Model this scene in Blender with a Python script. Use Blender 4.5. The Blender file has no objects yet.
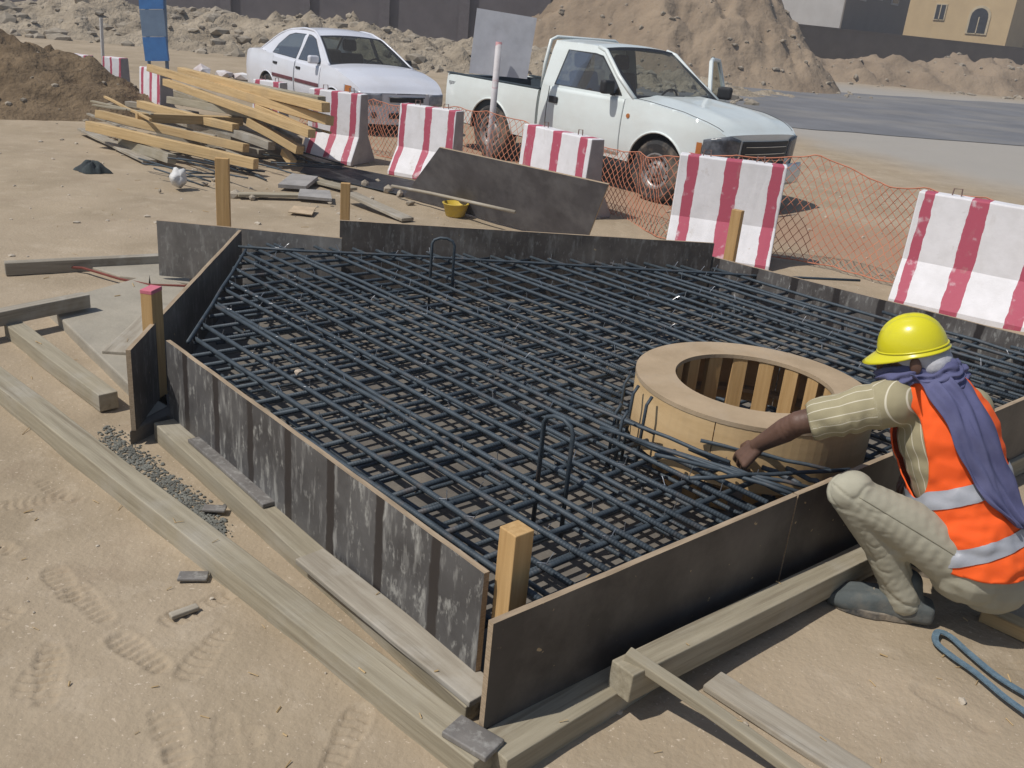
import bpy, bmesh, math, random
import numpy as np
from mathutils import Vector, Matrix
R = math.radians
random.seed(7)
rng = np.random.default_rng(11)
scene = bpy.context.scene
COL = scene.collection

# ------------------------------------------------------------------ camera
FPX, CAM_H, HORIZON_Y, HORIZON_SLOPE = 920.0, 1.85, 18.0, 0.0945
ROLL = math.atan(HORIZON_SLOPE)
PITCH = math.atan((384 - HORIZON_Y) * math.cos(ROLL) / FPX)
_cr, _sr, _cp, _sp = math.cos(ROLL), math.sin(ROLL), math.cos(PITCH), math.sin(PITCH)
camd = bpy.data.cameras.new('camera')
camd.sensor_width = 36.0
camd.lens = FPX / 1024 * 36.0
camd.clip_start = 0.05
camd.clip_end = 2000
cam = bpy.data.objects.new('camera', camd)
COL.objects.link(cam)
cam.matrix_world = Matrix(((_cr, -_sr, 0, 0),
                           (_sr * _sp, _cr * _sp, -_cp, 0),
                           (_sr * _cp, _cr * _cp, _sp, CAM_H),
                           (0, 0, 0, 1)))
scene.camera = cam

# ------------------------------------------------------------------ sky, sun, exposure
SUN_EL, SUN_AZ = R(56), R(205)          # direction towards the sun, angle from +x
world = bpy.data.worlds.new('World')
scene.world = world
world.use_nodes = True
wn = world.node_tree
bg = wn.nodes['Background']
sky = wn.nodes.new('ShaderNodeTexSky')
sky.sky_type = 'NISHITA'
sky.sun_disc = False
sky.sun_elevation = SUN_EL
sky.sun_rotation = math.pi / 2 - SUN_AZ
sky.dust_density = 1.0
sky.air_density = 1.0
wn.links.new(sky.outputs[0], bg.inputs[0])
bg.inputs[1].default_value = 0.09
sund = bpy.data.lights.new('sun', 'SUN')
sund.energy = 4.0
sund.angle = R(0.6)
sund.color = (1.0, 0.965, 0.91)
sun = bpy.data.objects.new('sun', sund)
COL.objects.link(sun)
sdir = Vector((math.cos(SUN_EL) * math.cos(SUN_AZ), math.cos(SUN_EL) * math.sin(SUN_AZ), math.sin(SUN_EL)))
sun.rotation_euler = sdir.to_track_quat('Z', 'Y').to_euler()
sun.location = sdir * 30
vs = scene.view_settings
vs.view_transform = 'Standard'
vs.look = 'None'
vs.gamma = 1
vs.exposure = -0.17
vs.use_curve_mapping = False
scene.render.engine = 'CYCLES'
scene.cycles.max_bounces = 6
scene.cycles.transparent_max_bounces = 12

# ------------------------------------------------------------------ helpers: pixel sight lines meet the real ground
SLOPE = 0.012
def T0(y):                                # the broad lie of the land
    return SLOPE * min(max(y - 9, 0), 70)
def ray(x, y):
    u, v = (x - 512) / FPX, (384 - y) / FPX
    a, b = u * _cr - v * _sr, u * _sr + v * _cr
    return Vector((a, _cp + b * _sp, -_sp + b * _cp))
def at(x, y, z=0.0):                      # point of the sight line z above the ground
    d = ray(x, y)
    o = Vector((0, 0, CAM_H))
    if d.z < 0:
        P = o + d * ((z - CAM_H) / d.z)
        if P.y <= 9:
            return P
    t = (z - 9 * SLOPE - CAM_H) / (d.z - SLOPE * d.y)
    return o + d * t
def at_y(x, y, Y):                        # point of the sight line at distance Y
    d = ray(x, y)
    return Vector((0, 0, CAM_H)) + d * (Y / d.y)

def lerp(P, Q, t): return Vector(P) + (Vector(Q) - Vector(P)) * t
# ------------------------------------------------------------------ helpers: noise
def _hash(ix, iy, seed):
    n = (ix.astype(np.int64) * 374761393 + iy.astype(np.int64) * 668265263 + seed * 974634777) & 0x7fffffff
    n = ((n ^ (n >> 13)) * 1274126177) & 0x7fffffff
    return ((n ^ (n >> 16)) & 0xffff) / 65535.0
def vnoise(x, y, seed=0):
    x = np.asarray(x, float); y = np.asarray(y, float)
    ix, iy = np.floor(x), np.floor(y)
    fx, fy = x - ix, y - iy
    fx, fy = fx * fx * (3 - 2 * fx), fy * fy * (3 - 2 * fy)
    a, b = _hash(ix, iy, seed), _hash(ix + 1, iy, seed)
    c, d = _hash(ix, iy + 1, seed), _hash(ix + 1, iy + 1, seed)
    return (a * (1 - fx) + b * fx) * (1 - fy) + (c * (1 - fx) + d * fx) * fy - 0.5
def fbm(x, y, octv=4, seed=0, gain=0.5):
    s, a = 0, 1.0
    for k in range(octv):
        s = s + a * vnoise(np.asarray(x) * 2 ** k, np.asarray(y) * 2 ** k, seed + k)
        a *= gain
    return s

# ------------------------------------------------------------------ helpers: materials
def mat(name, col, col2=None, rough=0.7, scale=6.0, bump=0.2, bscale=40.0, stretch=None, metal=0.0, spec=0.4,
        lo=0.35, hi=0.65, bdist=0.01, rnd=0.0, detail=6.0, coat=0.0, emit=None):
    m = bpy.data.materials.new(name)
    m.use_nodes = True
    nt = m.node_tree
    b = nt.nodes['Principled BSDF']
    N, L = nt.nodes.new, nt.links.new
    tc = N('ShaderNodeTexCoord')
    mp = N('ShaderNodeMapping')
    if stretch: mp.inputs['Scale'].default_value = stretch
    L(tc.outputs['Object'], mp.inputs[0])
    n1 = N('ShaderNodeTexNoise'); n1.inputs['Scale'].default_value = scale; n1.inputs['Detail'].default_value = detail
    n1.inputs['Roughness'].default_value = 0.62
    L(mp.outputs[0], n1.inputs[0])
    r = N('ShaderNodeValToRGB')
    r.color_ramp.elements[0].position = lo; r.color_ramp.elements[1].position = hi
    c2 = col2 or tuple(c * 0.7 for c in col)
    r.color_ramp.elements[0].color = (*c2, 1); r.color_ramp.elements[1].color = (*col, 1)
    L(n1.outputs[0], r.inputs[0])
    out = r.outputs[0]
    if rnd:
        oi = N('ShaderNodeObjectInfo'); hs = N('ShaderNodeHueSaturation')
        mr = N('ShaderNodeMapRange'); mr.inputs[3].default_value = 1 - rnd; mr.inputs[4].default_value = 1 + rnd
        L(oi.outputs['Random'], mr.inputs[0]); L(mr.outputs[0], hs.inputs['Value'])
        ad = N('ShaderNodeVectorMath'); L(mp.outputs[0], ad.inputs[0])
        cb = N('ShaderNodeCombineXYZ'); mu = N('ShaderNodeMath'); mu.operation = 'MULTIPLY'; mu.inputs[1].default_value = 17.3
        L(oi.outputs['Random'], mu.inputs[0]); L(mu.outputs[0], cb.inputs[0]); L(mu.outputs[0], cb.inputs[2]); L(cb.outputs[0], ad.inputs[1])
        L(ad.outputs[0], n1.inputs[0])
        L(out, hs.inputs['Color']); out = hs.outputs[0]
    L(out, b.inputs['Base Color'])
    b.inputs['Roughness'].default_value = rough
    b.inputs['Metallic'].default_value = metal
    b.inputs['Specular IOR Level'].default_value = spec
    b.inputs['Coat Weight'].default_value = coat
    if bump:
        n2 = N('ShaderNodeTexNoise'); n2.inputs['Scale'].default_value = bscale; n2.inputs['Detail'].default_value = 5
        L(mp.outputs[0], n2.inputs[0])
        bp = N('ShaderNodeBump'); bp.inputs['Strength'].default_value = bump; bp.inputs['Distance'].default_value = bdist
        L(n2.outputs[0], bp.inputs['Height']); L(bp.outputs[0], b.inputs['Normal'])
    m['_out'] = 0
    return m
def nodes_of(m):
    nt = m.node_tree
    return nt, nt.nodes['Principled BSDF'], nt.nodes.new, nt.links.new
def stain(m, col, scale=3.0, lo=0.5, hi=0.6, stretch=None, amount=1.0, seed=0.0, detail=8.0):
    """a second, patchy colour (dust, splashes, wear) over what the material has"""
    nt, b, N, L = nodes_of(m)
    src = b.inputs['Base Color'].links[0].from_socket
    tc = N('ShaderNodeTexCoord'); mp = N('ShaderNodeMapping')
    if stretch: mp.inputs['Scale'].default_value = stretch
    mp.inputs['Location'].default_value = (seed, seed * 1.7, seed * .6)
    L(tc.outputs['Object'], mp.inputs[0])
    n = N('ShaderNodeTexNoise'); n.inputs['Scale'].default_value = scale; n.inputs['Detail'].default_value = detail; n.inputs['Roughness'].default_value = 0.65
    L(mp.outputs[0], n.inputs[0])
    r = N('ShaderNodeMapRange'); r.inputs[1].default_value = lo; r.inputs[2].default_value = hi; r.inputs[4].default_value = amount
    L(n.outputs[0], r.inputs[0])
    mx = N('ShaderNodeMix'); mx.data_type = 'RGBA'
    L(r.outputs[0], mx.inputs[0]); L(src, mx.inputs[6]); mx.inputs[7].default_value = (*col, 1)
    L(mx.outputs[2], b.inputs['Base Color'])
    return m

# ------------------------------------------------------------------ helpers: meshes
class MB:
    def __init__(s): s.v, s.f, s.m = [], [], []
    def add(s, verts, faces, mi=0, M=None):
        o = len(s.v)
        s.v += [tuple(M @ Vector(p)) if M is not None else tuple(p) for p in verts]
        s.f += [tuple(i + o for i in f) for f in faces]
        s.m += [mi] * len(faces)
        return s
    def box(s, x0, x1, y0, y1, z0, z1, mi=0, M=None, top=None):
        v = [(x0, y0, z0), (x1, y0, z0), (x1, y1, z0), (x0, y1, z0), (x0, y0, z1), (x1, y0, z1), (x1, y1, z1), (x0, y1, z1)]
        f = [(0, 3, 2, 1), (4, 5, 6, 7), (0, 1, 5, 4), (1, 2, 6, 5), (2, 3, 7, 6), (3, 0, 4, 7)]
        o = len(s.m)
        s.add(v, f, mi, M)
        if top is not None: s.m[o + 1] = top
        return s
    def prism(s, poly, z0, z1, mi=0, M=None, top=None):
        n = len(poly)
        v = [(p[0], p[1], z0) for p in poly] + [(p[0], p[1], z1) for p in poly]
        f = [tuple(range(n))[::-1], tuple(range(n, 2 * n))] + [(i, (i + 1) % n, n + (i + 1) % n, n + i) for i in range(n)]
        o = len(s.m)
        s.add(v, f, mi, M)
        if top is not None: s.m[o + 1] = top
        return s
    def tube(s, pts, r, n=8, mi=0, M=None, closed=False, caps=True):
        P = [Vector(p) for p in pts]
        rr = r if isinstance(r, (list, tuple)) else [r] * len(P)
        rings, ref, T_ = [], None, []
        K = len(P)
        for i in range(K):
            if closed: t = P[(i + 1) % K] - P[i - 1]
            else: t = P[min(i + 1, K - 1)] - P[max(i - 1, 0)]
            t = t.normalized() if t.length > 1e-9 else Vector((0, 0, 1))
            if ref is None:
                ref = Vector((0, 0, 1)) if abs(t.z) < .9 else Vector((1, 0, 0))
            u = (ref - t * ref.dot(t)).normalized(); ref = u
            w = t.cross(u)
            rings.append([P[i] + (u * math.cos(2 * math.pi * k / n) + w * math.sin(2 * math.pi * k / n)) * rr[i] for k in range(n)])
        v = [p for g in rings for p in g]; f = []
        for i in range(K if closed else K - 1):
            j = (i + 1) % K
            for k in range(n):
                k2 = (k + 1) % n
                f.append((i * n + k, i * n + k2, j * n + k2, j * n + k))
        if caps and not closed:
            f.append(tuple(range(n))[::-1]); f.append(tuple((K - 1) * n + k for k in range(n)))
        return s.add(v, f, mi, M)
    def lathe(s, prof, n=32, mi=0, M=None, axis='z', closed=False):
        v, f = [], []
        K = len(prof)
        for r, h in prof:
            for k in range(n):
                a = 2 * math.pi * k / n
                c, d = r * math.cos(a), r * math.sin(a)
                v.append((c, d, h) if axis == 'z' else (c, h, d))
        for i in range(K if closed else K - 1):
            j = (i + 1) % K
            for k in range(n):
                k2 = (k + 1) % n
                q = (i * n + k, i * n + k2, j * n + k2, j * n + k)
                f.append(q if axis == 'z' else q[::-1])
        return s.add(v, f, mi, M)
    def grid(s, fn, us, vs_, mi=0, M=None, flip=False, keep=None):
        nu, nv = len(us), len(vs_)
        v = [fn(u, w) for u in us for w in vs_]; f = []
        for i in range(nu - 1):
            for j in range(nv - 1):
                q = (i * nv + j, (i + 1) * nv + j, (i + 1) * nv + j + 1, i * nv + j + 1)
                if keep and not keep([v[k] for k in q]): continue
                f.append(q[::-1] if flip else q)
        return s.add(v, f, mi, M)
    def build(s, name, mats, parent=None, loc=None, rot=None, smooth=False, bevel=0, bseg=2, weld=0, solid=0, mw=None, autosm=None, subd=0):
        me = bpy.data.meshes.new(name)
        me.from_pydata(s.v, [], s.f)
        for m in (mats if isinstance(mats, (list, tuple)) else [mats]): me.materials.append(m)
        if any(s.m): me.polygons.foreach_set('material_index', s.m)
        if weld:
            bm = bmesh.new(); bm.from_mesh(me)
            bmesh.ops.remove_doubles(bm, verts=bm.verts, dist=weld)
            bmesh.ops.recalc_face_normals(bm, faces=bm.faces)
            bm.to_mesh(me); bm.free()
        if smooth: me.polygons.foreach_set('use_smooth', [True] * len(me.polygons))
        me.update()
        o = bpy.data.objects.new(name, me)
        COL.objects.link(o)
        if parent is not None: o.parent = parent
        if loc is not None: o.location = loc
        if rot is not None: o.rotation_euler = rot
        if mw is not None: o.matrix_world = mw
        if solid:
            md = o.modifiers.new('solid', 'SOLIDIFY'); md.thickness = solid; md.offset = 0
        if bevel:
            md = o.modifiers.new('bevel', 'BEVEL'); md.width = bevel; md.segments = bseg; md.limit_method = 'ANGLE'; md.angle_limit = R(40)
        if subd:
            md = o.modifiers.new('subd', 'SUBSURF'); md.levels = subd; md.render_levels = subd
        return o
def tag(o, label=None, cat=None, group=None, kind=None):
    if label: o['label'] = label
    if cat: o['category'] = cat
    if group: o['group'] = group
    if kind: o['kind'] = kind
    return o
def empty(name, loc=(0, 0, 0), rz=0.0, mw=None):
    o = bpy.data.objects.new(name, None)
    COL.objects.link(o)
    o.empty_display_size = 0.1
    o.location = loc; o.rotation_euler = (0, 0, rz)
    if mw is not None: o.matrix_world = mw
    return o
def copy_tree(o, parent=None):
    c = o.copy(); COL.objects.link(c)
    if parent is not None: c.parent = parent
    for ch in list(o.children): copy_tree(ch, c)
    return c
def frame_along(P, Q, up=Vector((0, 0, 1)), roll=0.0):
    """matrix with local X from P to Q, origin midway"""
    P, Q = Vector(P), Vector(Q)
    x = (Q - P).normalized()
    y = up.cross(x).normalized(); z = x.cross(y)
    M = Matrix(((x.x, y.x, z.x, 0), (x.y, y.y, z.y, 0), (x.z, y.z, z.z, 0), (0, 0, 0, 1)))
    if roll: M = M @ Matrix.Rotation(roll, 4, 'X')
    M.translation = (P + Q) / 2
    return M

# ------------------------------------------------------------------ materials
def sand_material():
    m = mat('sand', (0.39, 0.312, 0.217), (0.298, 0.236, 0.16), rough=0.95, scale=1.3, bump=0.42, bscale=48, bdist=0.012, spec=0.15, detail=9)
    stain(m, (0.47, 0.38, 0.28), scale=0.5, lo=.45, hi=.72, amount=.6)
    stain(m, (0.27, 0.20, 0.135), scale=2.6, lo=.58, hi=.74, amount=.55, seed=4)
    stain(m, (0.36, 0.285, 0.20), scale=9, lo=.5, hi=.7, amount=.4, seed=6)
    stain(m, (0.50, 0.415, 0.31), scale=5, lo=.54, hi=.72, amount=.5, seed=8)
    stain(m, (0.62, 0.52, 0.40), scale=70, lo=.66, hi=.72, amount=.7, seed=9, detail=2)
    stain(m, (0.22, 0.17, 0.12), scale=90, lo=.68, hi=.74, amount=.6, seed=2, detail=2)
    nt, b, N, L = nodes_of(m)              # redder soil along the barriers, paler dust on the road side
    for nm, c in (('red_soil', (.36, .225, .15)), ('pale_dust', (.36, .34, .31))):
        src = b.inputs['Base Color'].links[0].from_socket
        a = N('ShaderNodeAttribute'); a.attribute_name = nm
        mx = N('ShaderNodeMix'); mx.data_type = 'RGBA'; L(a.outputs['Fac'], mx.inputs[0]); L(src, mx.inputs[6]); mx.inputs[7].default_value = (*c, 1); L(mx.outputs[2], b.inputs['Base Color'])
    return m
SAND = sand_material()
MOUND = mat('mound_sand', (0.32, 0.245, 0.172), (0.22, 0.165, 0.115), rough=0.95, scale=.35, bump=.7, bscale=4, bdist=.12, spec=.1, detail=10)
RUBBLE = mat('rubble_soil', (0.40, 0.335, 0.25), (0.25, 0.205, 0.15), rough=0.95, scale=1.4, bump=.9, bscale=8, bdist=.12, spec=.1, detail=10)
HEAP = mat('heap_soil', (0.215, 0.155, 0.095), (0.12, 0.085, 0.052), rough=0.95, scale=3, bump=.9, bscale=16, bdist=.05, spec=.1, detail=9)
ROCK = mat('rock', (0.42, 0.36, 0.28), (0.28, 0.235, 0.175), rough=.9, scale=5, bump=.5, bscale=20, rnd=.2)
ASPH = stain(mat('asphalt', (0.19, 0.19, 0.198), (0.14, 0.141, 0.148), rough=.85, scale=.6, bump=.2, bscale=60), (0.30, .27, .225), scale=.22, lo=.46, hi=.72, amount=.6, stretch=(1, 1.6, 1))
CONC = stain(mat('concrete', (0.36, 0.34, 0.32), (0.26, 0.245, 0.23), rough=.9, scale=5, bump=.3, bscale=50), (0.2, .185, .17), scale=9, lo=.6, hi=.75, amount=.5)
SLABC = stain(mat('pale_slab_concrete', (0.385, 0.345, 0.275), (0.30, 0.27, 0.215), rough=.95, scale=2.5, bump=.35, bscale=40), (0.25, .23, .19), scale=4, lo=.55, hi=.7, amount=.5)
BLIND_SHADED = stain(mat('shaded_blinding_concrete', (0.19, 0.168, 0.14), (0.125, 0.11, 0.094), rough=.95, scale=2.5, bump=.35, bscale=40), (0.25, .215, .17), scale=4, lo=.55, hi=.7, amount=.55)  # slab concrete darkened: shade inside the box is put into its colour
WOOD = stain(mat('new_timber', (0.56, 0.40, 0.205), (0.44, 0.30, 0.14), rough=.75, scale=7, stretch=(.35, 7, 7), bump=.25, bscale=20, bdist=.004, rnd=.13), (0.34, .25, .15), scale=2.2, lo=.55, hi=.75, amount=.6)
OLDWOOD = stain(mat('weathered_timber', (0.36, 0.315, 0.228), (0.25, 0.215, 0.15), rough=.85, scale=6, stretch=(.35, 7, 7), bump=.35, bscale=20, bdist=.004, rnd=.10), (0.40, .37, .31), scale=2.5, lo=.5, hi=.68, amount=.55)
GREYWOOD = stain(mat('grey_timber', (0.36, 0.32, 0.255), (0.25, 0.215, 0.165), rough=.9, scale=6, stretch=(.4, 6, 6), bump=.35, bscale=20, bdist=.004, rnd=.13), (0.43, .40, .345), scale=4, lo=.5, hi=.65, amount=.6)
def ribbed(ang):
    m = STEEL.copy(); nt, b, N, L = nodes_of(m)
    tc = N('ShaderNodeTexCoord'); mp = N('ShaderNodeMapping'); mp.inputs['Rotation'].default_value = (0, 0, -ang); L(tc.outputs['Object'], mp.inputs[0])
    w = N('ShaderNodeTexWave'); w.inputs['Scale'].default_value = 26; w.inputs['Distortion'].default_value = .6; L(mp.outputs[0], w.inputs[0])
    bp = N('ShaderNodeBump'); bp.inputs['Strength'].default_value = .45; bp.inputs['Distance'].default_value = .0012; L(w.outputs['Fac'], bp.inputs['Height']); L(bp.outputs[0], b.inputs['Normal'])
    return m
STEEL = stain(mat('rebar_steel', (0.068, 0.088, 0.105), (0.04, 0.053, 0.065), rough=.62, scale=14, bump=.0, metal=.25, spec=.5), (0.15, .09, .055), scale=7, lo=.56, hi=.72, amount=.55)
WIRE = mat('tie_wire', (0.55, 0.56, 0.57), (.35, .35, .36), rough=.35, metal=.8, bump=0)
PLYEDGE = mat('plywood_edge', (0.42, 0.32, 0.215), (0.27, 0.20, 0.13), rough=.85, scale=9, stretch=(.6, 4, 30), bump=.2, bscale=40)
for _m, _d in ((WOOD, (.27, .17, .075)), (OLDWOOD, (.19, .155, .105)), (GREYWOOD, (.17, .15, .115))):
    stain(_m, _d, scale=9, lo=.57, hi=.66, stretch=(.12, 4.5, 4.5), amount=.65, seed=3)
    stain(_m, tuple(c * .6 for c in _d), scale=3, lo=.70, hi=.74, stretch=(.8, 2.5, 2.5), amount=.7, seed=11, detail=2)
def film_ply(name, base, base2, dust, damt, seed, drips=0.0, studs=False):
    m = mat(name, base, base2, rough=.5, scale=3.5, bump=.12, bscale=30, spec=.4, bdist=.004)
    nt, b, N, L = nodes_of(m)
    stain(m, dust, scale=2.9, lo=.45, hi=.66, amount=damt, seed=seed)
    if drips:
        stain(m, (0.40, .39, .36), scale=8, lo=.53, hi=.66, stretch=(3.0, 3.0, .6), amount=drips, seed=seed + 3, detail=10)
        stain(m, (0.46, .45, .41), scale=34, lo=.56, hi=.66, stretch=(1, 1, .45), amount=drips, seed=seed + 5)
    if studs:      # clean dark bands where battens covered the sheet in an earlier pour
        src = b.inputs['Base Color'].links[0].from_socket
        tc = N('ShaderNodeTexCoord'); sx = N('ShaderNodeSeparateXYZ'); L(tc.outputs['Object'], sx.inputs[0])
        nz = N('ShaderNodeTexNoise'); nz.inputs['Scale'].default_value = 14; L(tc.outputs['Object'], nz.inputs[0])
        ma = N('ShaderNodeMath'); ma.operation = 'MULTIPLY_ADD'; ma.inputs[1].default_value = .025
        L(nz.outputs[0], ma.inputs[0]); L(sx.outputs[0], ma.inputs[2])
        fr = N('ShaderNodeMath'); fr.operation = 'PINGPONG'; fr.inputs[1].default_value = 0.145
        L(ma.outputs[0], fr.inputs[0])
        mr = N('ShaderNodeMapRange'); mr.inputs[1].default_value = .020; mr.inputs[2].default_value = .027; mr.inputs[3].default_value = 1; mr.inputs[4].default_value = 0
        L(fr.outputs[0], mr.inputs[0])
        mx = N('ShaderNodeMix'); mx.data_type = 'RGBA'; L(mr.outputs[0], mx.inputs[0]); L(src, mx.inputs[6]); mx.inputs[7].default_value = (.034, .028, .026, 1)
        L(mx.outputs[2], b.inputs['Base Color'])
    return m
PLY_L = film_ply('film_faced_plywood_splashed', (0.10, .096, .094), (0.05, .046, .045), (0.15, .145, .14), .5, 1.0, drips=.55, studs=True)
PLY_R = film_ply('film_faced_plywood_clean', (0.066, .057, .051), (0.042, .036, .033), (0.14, .122, .105), .7, 5.0)
PLY_B = film_ply('film_faced_plywood_dusty', (0.095, .078, .066), (0.06, .05, .043), (0.19, .165, .14), .6, 8.0, drips=.25)
for _m in (PLY_B, PLY_R): stain(_m, (.46, .34, .19), scale=26, lo=.70, hi=.73, amount=.8, seed=31, detail=2)
PLY_G = film_ply('film_faced_plywood_grey', (0.19, .175, .16), (0.12, .11, .10), (0.29, .27, .245), .6, 3.0, drips=.35)

def project(P):
    P = Vector(P) - Vector((0, 0, CAM_H))
    z = P.y * _cp - P.z * _sp
    a, b = P.x / z, (P.y * _sp + P.z * _cp) / z
    return 512 + FPX * (a * _cr + b * _sr), 384 - FPX * (-a * _sr + b * _cr)
def top_z(P, py):                          # how tall a post at P must be to reach picture row py
    lo, hi = 0.0, 6.0
    for _ in range(40):
        mid = (lo + hi) / 2
        if project((P[0], P[1], mid))[1] > py: lo = mid
        else: hi = mid
    return lo

# ------------------------------------------------------------------ ground sheet
def axis(c0, c1, step, lo, hi, g=1.06, cap=40):
    a = list(np.arange(c0, c1, step)); s = step; x = a[-1]
    while x < hi: s = min(s * g, cap); x += s; a.append(x)
    s = step; x = c0; pre = []
    while x > lo: s = min(s * g, cap); x -= s; pre.append(x)
    return np.array(pre[::-1] + a)
GX = axis(-1.9, 1.3, .009, -700, 700, 1.055)
GY = axis(1.15, 3.0, .009, -30, 900, 1.05)
X, Y = np.meshgrid(GX, GY, indexing='ij')
Z = SLOPE * np.clip(Y - 9, 0, 70)
near = np.clip(1 - (np.hypot(X, Y - 3) - 9) / 12, 0, 1)
Z += near * (0.026 * fbm(X * .9, Y * .9, 3, 1) + 0.007 * fbm(X * 5, Y * 5, 3, 5) + .0022 * fbm(X * 14, Y * 14, 2, 9))
Z += np.clip((Y - 14) / 30, 0, 1) * np.clip(1 - (Y - 400) / 300, 0, 1) * .05 * fbm(X * .12, Y * .12, 4, 21) * np.clip((1.0 - X) / 3, 0, 1)
fp = np.zeros_like(Z)
def footprint(cx, cy, ang, deep=.013, tread=True):
    L_, W_ = .125, .044
    c, s = math.cos(ang), math.sin(ang)
    i0, i1 = np.searchsorted(GX, [cx - .22, cx + .22]); j0, j1 = np.searchsorted(GY, [cy - .22, cy + .22])
    x, y = X[i0:i1, j0:j1] - cx, Y[i0:i1, j0:j1] - cy
    u, v = x * c + y * s, -x * s + y * c
    w = W_ * (1 - .25 * np.clip(-u / L_, 0, 1)) * (1 - .2 * np.exp(-((u + .02) / .04) ** 2))
    d = np.sqrt((u / L_) ** 4 + (v / w) ** 4)
    ins = np.clip((1.05 - d) / .25, 0, 1)
    deep *= .62
    h = -deep * ins + .6 * deep * np.exp(-((d - 1.25) / .22) ** 2)
    if tread: h += ins * .0034 * np.tanh(4 * np.sin(u * 2 * math.pi / .032 + 2.2 * np.abs(v) / .05)) * (np.abs(v) < .040)
    fp[i0:i1, j0:j1] += h
r2 = random.Random(3)
for k in range(60):
    x, y = r2.uniform(-1.9, .2), r2.uniform(1.2, 3.6)
    if y > 1.75 - 0.83 * (x - .05): continue           # keep off the timbers and the slab
    footprint(x, y, r2.uniform(0, 6.28), r2.uniform(.005, .011), r2.random() < .8)
for k in range(34):
    x = r2.uniform(.3, 2.2); y = r2.uniform(1.3, 2.6)
    if y > 1.2 + .8 * x: continue
    footprint(x, y, r2.uniform(0, 6.28), r2.uniform(.004, .010), r2.random() < .4)
Z += fp
DIP = np.clip(1 - ((X - 2.3) / 2.2) ** 2, 0, 1) * np.clip(1 - ((Y - 7.6) / 1.4) ** 2, 0, 1)
Z -= .05 * DIP
nx, ny = X.shape
me = bpy.data.meshes.new('ground')
me.vertices.add(nx * ny)
me.vertices.foreach_set('co', np.stack([X, Y, Z], -1).reshape(-1, 3).astype(np.float32).ravel())
I = np.arange(nx * ny).reshape(nx, ny)
q = np.stack([I[:-1, :-1], I[1:, :-1], I[1:, 1:], I[:-1, 1:]], -1).reshape(-1, 4)
me.loops.add(q.size); me.loops.foreach_set('vertex_index', q.ravel().astype(np.int32))
me.polygons.add(len(q)); me.polygons.foreach_set('loop_start', np.arange(0, q.size, 4, dtype=np.int32))
me.polygons.foreach_set('use_smooth', np.ones(len(q), bool))
me.update(calc_edges=True)
me.materials.append(SAND)
def line_d(p, q): # signed distance to the line p-q, positive beyond it
    d = np.array([q[0] - p[0], q[1] - p[1]]); d /= np.hypot(*d)
    return -(X - p[0]) * d[1] + (Y - p[1]) * d[0]
nz_ = .5 * fbm(X * 1.1, Y * 1.1, 4, 17)
la, lb = at(420, 165), at(1024, 300)
s1 = line_d(la, lb) + nz_
redm = np.clip((s1 + .4) / .7, 0, 1) * np.clip((2.6 - s1) / 1.4, 0, 1) * np.clip((X + 2.2) / 1.0, 0, 1) * .75
l2a, l2b = at(800, 140), at(1024, 196)
s2 = line_d(l2a, l2b) + 1.4 * nz_
palem = np.clip((s2 + .6) / 1.6, 0, 1) * np.clip((X - .8) / 2.5, 0, 1) * np.clip((46 - Y) / 6, 0, 1) * .85
for nm, arr in (('red_soil', redm), ('pale_dust', palem)):
    a_ = me.attributes.new(nm, 'FLOAT', 'POINT'); a_.data.foreach_set('value', arr.astype(np.float32).ravel())
ground = bpy.data.objects.new('ground', me); COL.objects.link(ground)
tag(ground, 'trampled beige sand of the building site', 'ground', kind='structure')

# road beyond the vehicles
def sheet(name, poly_rows, m, dz, label, cat):
    mb = MB(); K = len(poly_rows[0]); v = []
    for row in poly_rows: v += [(x, y, T0(y) + dz) for x, y in row]
    f = [(i * K + k, i * K + k + 1, (i + 1) * K + k + 1, (i + 1) * K + k) for i in range(len(poly_rows) - 1) for k in range(K - 1)]
    mb.add(v, f)
    return tag(mb.build(name, m), label, cat, kind='structure')
rows = []
for x in np.linspace(1.5, 140, 420):
    yc = 31.0 + .34 * max(x - 4, 0) - .0 * x if x > 4 else 31.0
    w0 = 21.5 + .06 * max(x - 6, 0) + 1.5 * float(fbm(np.array(x * .25), np.array(.3), 4, 4))
    w1 = 34.6 + .46 * max(x - 7.5, 0) + 1.1 * float(fbm(np.array(x * .3), np.array(5.3), 4, 8))
    rows.append([(x, w0 + (w1 - w0) * t) for t in (0, .25, .5, .75, 1)])
sheet('road', rows, ASPH, .012, 'dusty grey asphalt road running behind the pickup', 'road')

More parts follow.
